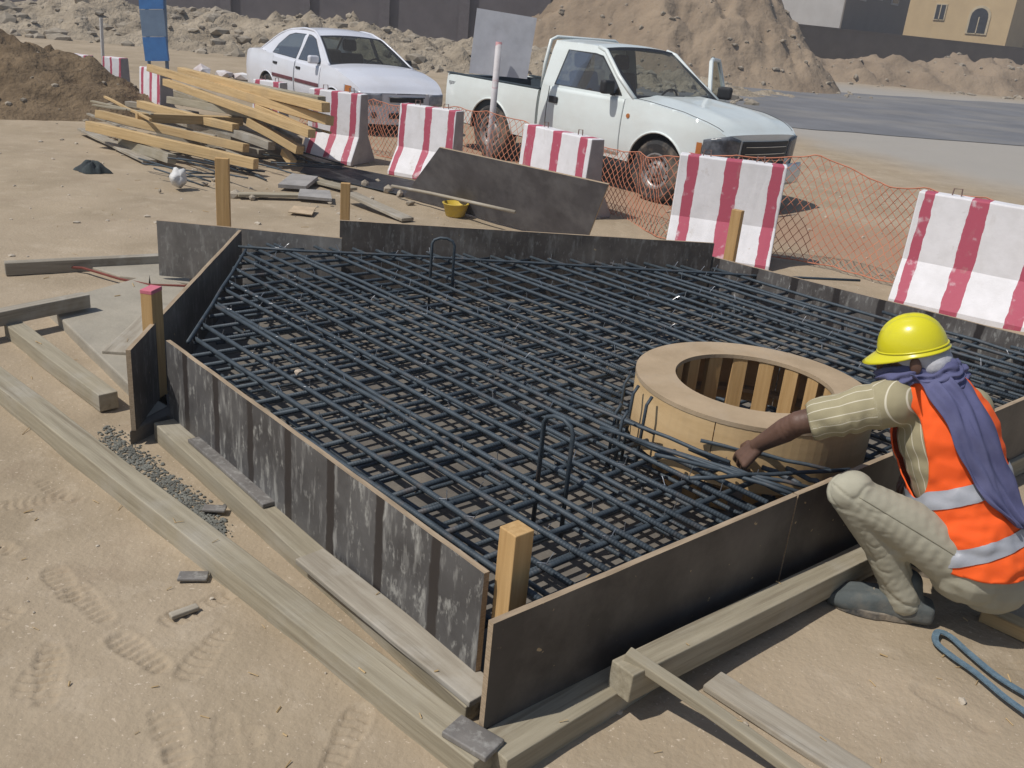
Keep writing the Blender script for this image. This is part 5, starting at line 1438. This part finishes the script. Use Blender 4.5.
def smooth_rim(bm, it=12):
    for _ in range(it):
        new = {}
        for v in bm.verts:
            nb = [e.other_vert(v).co for e in v.link_edges if e.is_boundary]
            if len(nb) == 2: new[v] = v.co * .4 + (nb[0] + nb[1]) * .3
        for v, c in new.items(): v.co = c
PELV = V3(1.655, 2.80, .265); NECK = V3(1.415, 2.965, .815); CHEST = V3(1.495, 2.925, .655); WAIST = V3(1.585, 2.855, .45)
LSH, RSH = V3(1.295, 2.925, .755), V3(1.605, 3.03, .715)
LEL, LWR = V3(1.02, 3.005, .615), V3(.93, 3.12, .465)
REL, RWR = V3(1.63, 3.20, .50), V3(1.56, 3.07, .46)
LHIP, RHIP = V3(1.59, 2.725, .265), V3(1.73, 2.91, .265)
LKN, RKN = V3(1.155, 2.775, .475), V3(1.50, 3.13, .50)
LAN, RAN = V3(1.445, 2.79, .10), V3(1.74, 3.06, .10)
HEAD = V3(1.35, 2.985, .905)
fh = V3(-.88, .34, -.34).normalized(); uh = (V3(0, 0, 1) - fh * fh.z).normalized(); lh = uh.cross(fh)
HM = Matrix((fh, lh, uh)).transposed()          # head axes: x forward, y left, z up
SKIN = mat('dark_skin', (.150, .082, .056), (.105, .056, .038), rough=.55, scale=12, bump=.15, bscale=80, bdist=.002, spec=.4)
b = MB()
# head, face, neck, trunk
ball(b, HEAD, (.088, .072, .10), HM, 18); ball(b, HEAD + HM @ V3(.045, 0, -.055), (.055, .055, .065), HM)
ball(b, HEAD + HM @ V3(.105, 0, -.02), (.018, .014, .026), HM); ball(b, HEAD + HM @ V3(.088, 0, -.075), (.02, .03, .012), HM)
for s in (1, -1):
    ball(b, HEAD + HM @ V3(-.005, s * .082, -.01), (.02, .010, .032), HM); ball(b, HEAD + HM @ V3(.082, s * .034, .008), (.016, .018, .012), HM)
balls(b, HEAD + HM @ V3(-.02, 0, -.06), NECK, .058, .062)
balls(b, NECK, CHEST, .085, .135); balls(b, CHEST, WAIST, .135, .125); balls(b, WAIST, PELV, .125, .135)
balls(b, LSH, RSH, .068, .068)
for sh, el, wr in ((LSH, LEL, LWR), (RSH, REL, RWR)):
    balls(b, sh, sh.lerp(el, .45), .064, .052); balls(b, sh.lerp(el, .45), el, .052, .043)
    fa = el.lerp(wr, .3); balls(b, el, fa, .043, .045); balls(b, fa, wr, .045, .029)
for hp, kn, an in ((LHIP, LKN, LAN), (RHIP, RKN, RAN)):
    balls(b, hp, kn, .085, .046); ca = kn.lerp(an, .3); balls(b, kn, ca, .044, .043); balls(b, ca, an, .043, .034)
    balls(b, an, an + V3(-.10, .03, -.055), .033, .022)
# hands: palm, four unequal fingers curling down on the bar, thumb from the side
def hand(wr, dirv, pn, side, curl):
    """dirv along the palm, pn out of the back of the hand, side towards the thumb"""
    d, n_, s_ = Vector(dirv).normalized(), Vector(pn).normalized(), Vector(side).normalized()
    for q_ in (-.028, -.010, .010, .026):
        balls(b, wr + d * .015 + s_ * q_ * .7, wr + d * .085 + s_ * q_ * 1.1, .0175, .0145)
    for k, (off, ln) in enumerate(((.034, .080), (.011, .090), (-.012, .084), (-.034, .066))):
        p = wr + d * .088 + s_ * off; a = .25 + .08 * k; rr_ = .0098 - .0006 * k; d0 = d; d = (d0 + s_ * off * 7).normalized()
        for j, fr in enumerate((.45, .32, .23)):
            a += curl * (.55 + .25 * j); q_ = p + (d * math.cos(a) - n_ * math.sin(a)) * ln * fr
            balls(b, p, q_, rr_, rr_ * .92); p = q_; rr_ *= .93
        d = d0
    p = wr + d * .03 + s_ * .034; q_ = p + (d * .75 + s_ * .55 - n_ * .5) * .040; balls(b, p, q_, .0145, .0115)
    q2 = q_ + (d * .8 - s_ * .25 - n_ * .65) * .034; balls(b, q_, q2, .0112, .0098)
hand(LWR, (-.42, .10, -.62), (-.70, -.45, .45), (-.30, .88, .30), .75)
hand(RWR, (-.7, -.2, -.1), (-.1, .05, .98), (-.2, -.95, .0), .5)
pm_ = remesh(b, .0040, 4)
person = put(pm_, 'person', SKIN, None)
tag(person, 'worker in yellow helmet and orange vest crouching by the box and reaching into the mesh', 'person')

def ang_about(co, a, b_):
    a, b_ = np.array(a), np.array(b_); ax = (b_ - a) / np.linalg.norm(b_ - a)
    u = np.cross(ax, [0, 0, 1.0]); u /= np.linalg.norm(u); w = np.cross(ax, u); r_ = co - a
    return np.arctan2(r_ @ w, r_ @ u)

# trousers
TROU = stain(mat('beige_trousers', (.41, .385, .295), (.335, .31, .235), rough=.95, scale=5, bump=.25, bscale=260, bdist=.002), (.24, .19, .13), scale=7, lo=.64, hi=.74, amount=.6)
stain(TROU, (.46, .43, .35), scale=2.5, lo=.5, hi=.75, amount=.5, seed=6)
b = MB()
balls(b, LHIP + V3(.01, 0, .0), RHIP, .135, .135); balls(b, PELV, WAIST.lerp(PELV, .45), .142, .135)
ball(b, PELV + V3(.03, -.055, -.03), .14); ball(b, PELV + V3(.08, .05, -.03), .13)
for hp, kn, an in ((LHIP, LKN, LAN), (RHIP, RKN, RAN)):
    m_ = hp.lerp(kn, .5) + V3(0, 0, .012)
    balls(b, hp, m_, .112, .091); balls(b, m_, kn, .091, .071); ball(b, kn + V3(.02, 0, .012), .069)
    c_ = kn.lerp(an, .5) + V3(.02, 0, 0); balls(b, kn, c_, .070, .066); balls(b, c_, an + V3(.0, 0, -.02), .066, .066); balls(b, hp.lerp(kn, .35), c_, .07, .06)
tm = remesh(b, .0058, 7)
co, no = arrs(tm)
t1, d1_ = seg_param(co, LKN, LAN); t2, d2_ = seg_param(co, LHIP, LKN)
q = fbm(co[:, 0] * 6, co[:, 1] * 6 + co[:, 2] * 5, 3, 77)
def crease(u, v, sd, w=7.5):
    n_ = vnoise(u + 1.2 * vnoise(u * .5, v * .7, sd + 9), v, sd)
    return np.clip(1 - np.abs(n_) * w, 0, 1) ** 1.6
a1, a2 = ang_about(co, LKN, LAN), ang_about(co, LHIP, LKN)
r1, r2_ = ang_about(co, RKN, RAN), 0
in1 = np.clip(1.25 - d1_ / .105, 0, 1) * np.clip(t1 * 3, 0, 1); in2 = np.clip(1.25 - d2_ / .15, 0, 1)
fold = -.009 * crease(t1 * 5.5 + a1 * .55, a1 * .75 + 3, 3) * in1 * np.clip(t1 * 1.6, 0, 1)
fold += -.0035 * crease(t1 * 9 - a1 * .4, a1 * .9, 13) * in1
fold += -.008 * crease(t2 * 5 + a2 * .5, a2 * .8, 23) * in2 * np.clip(np.abs(t2 - .5) * 2.4 - .25, 0, 1)
fold += -.008 * crease(co[:, 0] * 9 + co[:, 2] * 6, co[:, 1] * 7, 37) * np.clip(1 - np.abs(t2 - .05) / .35, 0, 1)
fold += .005 * fbm(co[:, 0] * 5, co[:, 1] * 5 + co[:, 2] * 5, 2, 71)
hem = np.clip((t1 - .86) / .1, 0, 1) * np.clip(1 - d1_ / .14, 0, 1); fold += .012 * hem
setco(tm, co + no * fold[:, None])
bm = bmesh.new(); bm.from_mesh(tm)
for an, kn in ((LAN, LKN), (RAN, RKN)):
    ax = (an - kn).normalized(); kill = [f for f in bm.faces if (f.calc_center_median() - an).dot(ax) > .050 and (f.calc_center_median() - an).length < .2]
    bmesh.ops.delete(bm, geom=kill, context='FACES')
smooth_rim(bm); bm.to_mesh(tm); bm.free()
tro = put(tm, 'trousers', TROU, person)
tb = BVHTree.FromPolygons([v.co[:] for v in tm.vertices], [p.vertices[:] for p in tm.polygons]); sp_ = []
for k in range(26):          # side seam of the near leg
    p_ = LHIP.lerp(LKN, .12 + .8 * k / 25) ; h_ = tb.ray_cast(p_ + V3(-.25, -.75, .45) * .5, -V3(-.25, -.75, .45))
    if h_[0] is not None: sp_.append(h_[0] + h_[1] * .0005)
if len(sp_) > 4:
    mb = MB(); mb.tube(sp_, .0022, 5); mb.build('seam', mat('seam_thread', (.30, .28, .21), rough=.95), tro, smooth=True); md = tro.modifiers.new('s', 'SOLIDIFY'); md.thickness = .004

# shoes
SHOE = stain(mat('dusty_suede', (.105, .118, .115), (.07, .08, .08), rough=.95, scale=9, bump=.4, bscale=90, bdist=.003), (.26, .22, .17), scale=5, lo=.5, hi=.72, amount=.65)
SOLE = stain(mat('shoe_sole', (.075, .08, .08), (.05, .05, .05), rough=.9, scale=9, bump=.2), (.33, .27, .20), scale=9, lo=.42, hi=.62, amount=.85)
def shoe(an, toe, nm='shoe'):
    d = Vector((toe[0], toe[1], 0)).normalized(); s_ = Vector((-d.y, d.x, 0)); B_ = Vector((an.x, an.y, 0)) - d * .085
    b = MB()
    for t, hw, h in ((.0, .040, .085), (.05, .043, .095), (.10, .044, .098), (.15, .046, .085), (.20, .052, .070), (.25, .055, .060), (.29, .050, .052), (.315, .038, .044)) if False else [(t_, float(np.interp(t_, (0, .05, .10, .15, .20, .25, .29, .315), (.040, .043, .044, .046, .052, .055, .050, .038))), float(np.interp(t_, (0, .05, .10, .15, .20, .25, .29, .315), (.09, .10, .105, .10, .085, .072, .062, .048)))) for t_ in np.linspace(0, .315, 19)]:
        for o_ in (-.55, 0, .55):
            c = B_ + d * t + s_ * hw * o_
            balls(b, c + V3(0, 0, .03), c + V3(0, 0, h - .03 + .0), max(.018, hw * .66), max(.02, hw * .62 if h > .06 else hw * .55), 5)
    balls(b, B_ + d * .06 + V3(0, 0, .06), an + V3(0, 0, .04), .048, .052)
    me = remesh(b, .006, 10); o = put(me, nm, SHOE, person)
    mb = MB(); out = []
    for k in range(28):
        a = 2 * math.pi * k / 28; x = math.cos(a); y = math.sin(a)
        L_ = .155 + .156 * x; wd = (.067 if x > 0 else .055) * (1 + .12 * max(0, x)) * (abs(y) ** .8) * (1 if y > 0 else -1)
        p = B_ + d * (L_ + .012) + s_ * wd; out.append((p.x, p.y))
    mb.prism(out, .0, .030); mb.build('sole', SOLE, o, bevel=.004)
    for k in range(4):
        c = B_ + d * (.125 + .03 * k); h = .108 - .009 * k
        mb = MB(); mb.tube([c + s_ * -.03 + V3(0, 0, h - .012), c + V3(0, 0, h), c + s_ * .03 + V3(0, 0, h - .012)], .0032, 5); mb.build('lace', SOLE, o)
    return o
shoe(LAN, (-.92, .24)); shoe(RAN, (-.62, .55))

# shirt with pale stripes running along sleeve and trunk
def striped():
    m = mat('striped_shirt', (.36, .315, .195), (.30, .26, .16), rough=.95, scale=6, bump=.2, bscale=240, bdist=.002)
    nt, bs_, N, L = nodes_of(m); src = bs_.inputs['Base Color'].links[0].from_socket
    at_ = N('ShaderNodeAttribute'); at_.attribute_name = 'stripe'
    pp = N('ShaderNodeMath'); pp.operation = 'PINGPONG'; pp.inputs[1].default_value = .5; L(at_.outputs['Fac'], pp.inputs[0])
    mr = N('ShaderNodeMapRange'); mr.inputs[1].default_value = .035; mr.inputs[2].default_value = .06; mr.inputs[3].default_value = 1; mr.inputs[4].default_value = 0; L(pp.outputs[0], mr.inputs[0])
    mx = N('ShaderNodeMix'); mx.data_type = 'RGBA'; L(mr.outputs[0], mx.inputs[0]); L(src, mx.inputs[6]); mx.inputs[7].default_value = (.62, .57, .44, 1); L(mx.outputs[2], bs_.inputs['Base Color'])
    return m
b = MB()
balls(b, NECK + V3(.01, 0, -.02), CHEST, .098, .157); balls(b, CHEST, WAIST, .157, .150); balls(b, WAIST, PELV.lerp(WAIST, .25), .150, .158)
balls(b, LSH, RSH, .082, .082); LSL = LSH.lerp(LEL, .78); RSL = RSH.lerp(REL, .78)
balls(b, LSH, LSL, .086, .073); balls(b, RSH, RSL, .086, .073)
sm_ = remesh(b, .008, 7); co, no = arrs(sm_)
ta, da = seg_param(co, LSH, LEL); tb, db = seg_param(co, RSH, REL); tt, dt = seg_param(co, PELV, NECK)
th = ang_about(co, PELV, NECK)
st_ = th * .150 / .040
aL, aR = ang_about(co, LSH, LEL), ang_about(co, RSH, REL)
onL, onR = (ta > .16) & (da < .12), (tb > .16) & (db < .12)
st_ = np.where(onL, aL * .075 / .034 + 7.3, st_); st_ = np.where(onR, aR * .075 / .034, st_)
q = fbm(co[:, 0] * 8, co[:, 1] * 8 + co[:, 2] * 8, 3, 5)
disp = .006 * q + .004 * np.sin(ta * 22 + 6 * q) * onL + .005 * np.sin(tt * 40 + 8 * q) * np.clip((.4 - tt) / .2, 0, 1)
setco(sm_, co + no * disp[:, None])
a_ = sm_.attributes.new('stripe', 'FLOAT', 'POINT'); a_.data.foreach_set('value', st_.astype(np.float32))
bm = bmesh.new(); bm.from_mesh(sm_)
kill = []
for f in bm.faces:
    c = f.calc_center_median()
    if ((c - LSL).dot((LEL - LSH).normalized()) > 0.03 and (c - LSL).length < .13) or ((c - RSL).dot((REL - RSH).normalized()) > 0.03 and (c - RSL).length < .13): kill.append(f)
    elif (c - NECK).dot((NECK - CHEST).normalized()) > .045 and (c - NECK).length < .11: kill.append(f)
bmesh.ops.delete(bm, geom=kill, context='FACES'); smooth_rim(bm); bm.to_mesh(sm_); bm.free()
shirt = put(sm_, 'shirt', striped(), person); md = shirt.modifiers.new('s', 'SOLIDIFY'); md.thickness = .004

# orange vest over it
ORANGE = mat('orange_hi_vis', (.95, .125, .016), (.88, .105, .013), rough=.85, scale=5, bump=.25, bscale=300, bdist=.0015)
REFL = stain(mat('grey_reflective_tape', (.37, .38, .41), (.31, .32, .35), rough=.45, scale=12, bump=.1), (.25, .26, .29), scale=6, lo=.52, hi=.7, amount=.5)
b = MB()
balls(b, NECK + V3(.01, -.005, -.015), CHEST, .112, .176); balls(b, CHEST, WAIST, .176, .172); balls(b, WAIST + V3(-.01, -.015, 0), PELV + V3(-.035, -.02, .04), .178, .186); balls(b, PELV + V3(-.035, -.02, .04), PELV + V3(.0, -.03, -.02), .186, .186)
balls(b, LSH.lerp(RSH, .12), LSH.lerp(RSH, .88), .093, .093)
vm = remesh(b, .0065, 8); co, no = arrs(vm)
tt, dt = seg_param(co, PELV, NECK); th = ang_about(co, PELV, NECK)
q = fbm(co[:, 0] * 7, co[:, 1] * 7 + co[:, 2] * 9, 3, 15)
disp = .007 * q + .0045 * np.sin(tt * 30 + 7 * q + th * 2) * np.clip((.55 - tt) / .3, 0, 1) + .012 * np.clip((.25 - tt) / .25, 0, 1)
setco(vm, co + no * disp[:, None])
co, no = arrs(vm)
axn = (NECK - PELV).normalized()
# direction of the wearer's left side and of his front, square to the spine
lft = (LSH - RSH); lft = (lft - axn * lft.dot(axn)).normalized(); frt = axn.cross(lft) * -1
if frt.dot(V3(-.3, .95, 0)) < 0: frt = -frt
bm = bmesh.new(); bm.from_mesh(vm); kill = []
def tor(c):
    r_ = c - PELV; t = r_.dot(axn) / (NECK - PELV).length; r_ = r_ - axn * r_.dot(axn)
    return t, math.degrees(math.atan2(r_.dot(lft), -r_.dot(frt)))        # 0 = mid back, +90 = his left
for f in bm.faces:
    c = f.calc_center_median(); t, a = tor(c)
    hole = ((t - .76) / .33) ** 2 + ((abs(a) - 98) / 33) ** 2 < 1
    sh_ = (c - LSH - (LSH - RSH) * .12).length < .075 or (c - RSH).length < .075
    if t < -.07 + .24 * min(1, max(0, (abs(a) - 22) / 75)) ** 1.2 * (a > 0) + .012 * math.sin(a * .05) or hole or sh_ or abs(a) > 168 or (t > 1.0 and (c - NECK).dot(axn) > .05): kill.append(f)
bmesh.ops.delete(bm, geom=kill, context='FACES')
lone = [v for v in bm.verts if not v.link_faces]; bmesh.ops.delete(bm, geom=lone, context='VERTS')
smooth_rim(bm)
bm.to_mesh(vm)
vest = put(vm, 'vest', ORANGE, person); md = vest.modifiers.new('s', 'SOLIDIFY'); md.thickness = .004
def tape(lo, hi):
    b2 = bm.copy()
    kill = [f for f in b2.faces if not (lo < tor(f.calc_center_median())[0] + .0002 * tor(f.calc_center_median())[1] < hi)]
    bmesh.ops.delete(b2, geom=kill, context='FACES'); bmesh.ops.delete(b2, geom=[v for v in b2.verts if not v.link_faces], context='VERTS')
    smooth_rim(b2); b2.normal_update()
    for v in b2.verts: v.co += v.normal * .0045
    me = bpy.data.meshes.new('t'); b2.to_mesh(me); b2.free()
    put(me, 'reflective_tape', REFL, vest)
tape(.40, .49); tape(.10, .185)
bm.free()

# helmet, cap, head cloth
YELH = mat('yellow_helmet', (.68, .62, .02), (.62, .56, .018), rough=.28, scale=3, bump=.02, coat=.35)
stain(YELH, (.45, .38, .06), scale=6, lo=.62, hi=.75, amount=.4)
hm = MB(); n = 48
def dome(u, k):
    a = 2 * math.pi * u; ph = k * math.pi / 2
    rx = .110 if math.cos(a) > 0 else .108
    x, y = rx * math.cos(a) * math.cos(ph) ** .85, .091 * math.sin(a) * math.cos(ph) ** .85
    z = .108 * math.sin(ph)
    rdg = .006 * sum(math.exp(-((y - o_) / .009) ** 2) for o_ in (-.03, 0, .03)) * math.sin(ph) ** .7 * (x > -.09)
    return HEAD + HM @ V3(x, y, .035 + z + rdg)
hm.grid(dome, np.linspace(0, 1, n + 1), np.linspace(0, 1, 22))
def brim(u, k):
    a = 2 * math.pi * u; c = math.cos(a); w_ = .010 + .045 * max(0, c) ** 1.5
    rx = .110 if c > 0 else .108
    return HEAD + HM @ V3((rx + w_ * k) * c, (.091 + (.010 + .014 * max(0, c) ** 2) * k) * math.sin(a), .035 - .012 * k - .020 * k * max(0, c))
hm.grid(brim, np.linspace(0, 1, n + 1), np.linspace(0, 1, 5), flip=True)
hel = hm.build('helmet', YELH, person, smooth=True, weld=.0004, solid=.005)
band = MB(); band.tube([HEAD + HM @ V3(.112 * math.cos(a), .093 * math.sin(a), .039) for a in np.linspace(0, 2 * math.pi, 49)[:-1]],   .0035, 6, closed=True); band.build('rim_rib', YELH, hel, smooth=True)
b = MB(); ball(b, HEAD + HM @ V3(-.012, 0, .02), (.092, .084, .08), HM, 20); ball(b, HEAD + HM @ V3(-.058, 0, -.022), (.062, .086, .06), HM, 20); cm = remesh(b, .006, 3)
put(cm, 'cap', mat('grey_white_cap', (.50, .50, .53), (.42, .42, .45), rough=.95, scale=8, bump=.3, bscale=40), person)
CLOTH = mat('violet_blue_cloth', (.118, .122, .235), (.08, .083, .172), rough=.95, scale=5, bump=.3, bscale=220, bdist=.002)
stain(CLOTH, (.18, .185, .30), scale=3, lo=.5, hi=.75, amount=.5)
b = MB()
ball(b, HEAD + HM @ V3(.025, 0, -.052), (.108, .102, .050), HM, 20); ball(b, HEAD + HM @ V3(-.035, 0, -.066), (.085, .098, .046), HM, 20)
balls(b, HEAD + HM @ V3(-.06, .03, -.08), NECK + V3(.02, -.05, .035), .062, .07); balls(b, HEAD + HM @ V3(-.07, -.05, -.07), NECK + V3(.07, .02, .03), .06, .065)
ball(b, NECK + V3(.02, -.055, .065), .052)
wm = remesh(b, .005, 4); co, no = arrs(wm); rel = (co - np.array(HEAD)) @ np.array(HM)
q = fbm(co[:, 0] * 12, co[:, 1] * 12 + co[:, 2] * 9, 3, 8)
setco(wm, co + no * (.0055 * np.sin(rel[:, 2] * 210 + rel[:, 0] * 60 + 9 * q) + .007 * q)[:, None])
scarf = put(wm, 'headscarf', CLOTH, person)
# the tail of the cloth hangs over the back: draped on the vest
bpy.context.view_layer.update()
deps = bpy.context.evaluated_depsgraph_get()
rows_ = [((908, 374), (956, 372)), ((923, 387), (976, 390)), ((937, 406), (990, 410)), ((950, 432), (1000, 436)), ((961, 458), (1007, 460)), ((972, 484), (1014, 484)), ((990, 504), (1021, 506)), ((1008, 520), (1026, 522)), ((1018, 528), (1030, 530))]
from mathutils.bvhtree import BVHTree
vb = BVHTree.FromPolygons([v.co[:] for v in vm.vertices], [p.vertices[:] for p in vm.polygons])
sb = BVHTree.FromPolygons([v.co[:] for v in sm_.vertices], [p.vertices[:] for p in sm_.polygons])
NR, NC = 44, 22; G = np.zeros((NR, NC, 3)); last = None
for i in range(NR):
    s_ = i / (NR - 1) * (len(rows_) - 1); k = min(int(s_), len(rows_) - 2); f_ = s_ - k
    for j in range(NC):
        u = j / (NC - 1)
        px = [(rows_[k][0][c] * (1 - u) + rows_[k][1][c] * u) * (1 - f_) + (rows_[k + 1][0][c] * (1 - u) + rows_[k + 1][1][c] * u) * f_ for c in (0, 1)]
        px[0] += 2.5 * math.sin(i * .55) * (1 if j in (0, NC - 1) else 0)
        d = ray(*px).normalized(); o_ = Vector((0, 0, CAM_H)); best = None
        for bv in (vb, sb):
            h_ = bv.ray_cast(o_, d)
            if h_[0] is not None and (best is None or h_[3] < best): best = h_[3]
        if best is None: best = last if last else 3.2
        last = best
        G[i, j] = o_ + d * (best - .028)
for _ in range(6):
    G[1:-1] = .5 * G[1:-1] + .25 * (G[:-2] + G[2:]); G[:, 1:-1] = .5 * G[:, 1:-1] + .25 * (G[:, :-2] + G[:, 2:])
jj, ii = np.meshgrid(np.arange(NC), np.arange(NR))
amp = .008 * np.sin(jj * .95 + 2.2 * np.sin(ii * .11) + ii * .06) + .026 * fbm(ii * .10, jj * .42 + ii * .02, 3, 3)
back = np.array((-frt).normalized())
G += amp[..., None] * back
mb = MB(); mb.add([tuple(p) for p in G.reshape(-1, 3)], [(i * NC + j, (i + 1) * NC + j, (i + 1) * NC + j + 1, i * NC + j + 1) for i in range(NR - 1) for j in range(NC - 1)])
mb.build('scarf_tail', CLOTH, scarf, smooth=True, solid=.006, subd=1)

# ------------------------------------------------------------------ thin dusty air
hz = bpy.data.materials.new('dusty_air'); hz.use_nodes = True
nt = hz.node_tree; nt.nodes.remove(nt.nodes['Principled BSDF'])
pv = nt.nodes.new('ShaderNodeVolumePrincipled')
pv.inputs['Color'].default_value = (.93, .92, .95, 1); pv.inputs['Density'].default_value = .0028; pv.inputs['Anisotropy'].default_value = .2
nt.links.new(pv.outputs[0], nt.nodes['Material Output'].inputs['Volume'])
o = MB().box(-720, 720, -60, 960, -1.5, 14.0).build('haze', hz); o['kind'] = 'stuff'; o['label'] = 'thin dusty air over the whole building site'
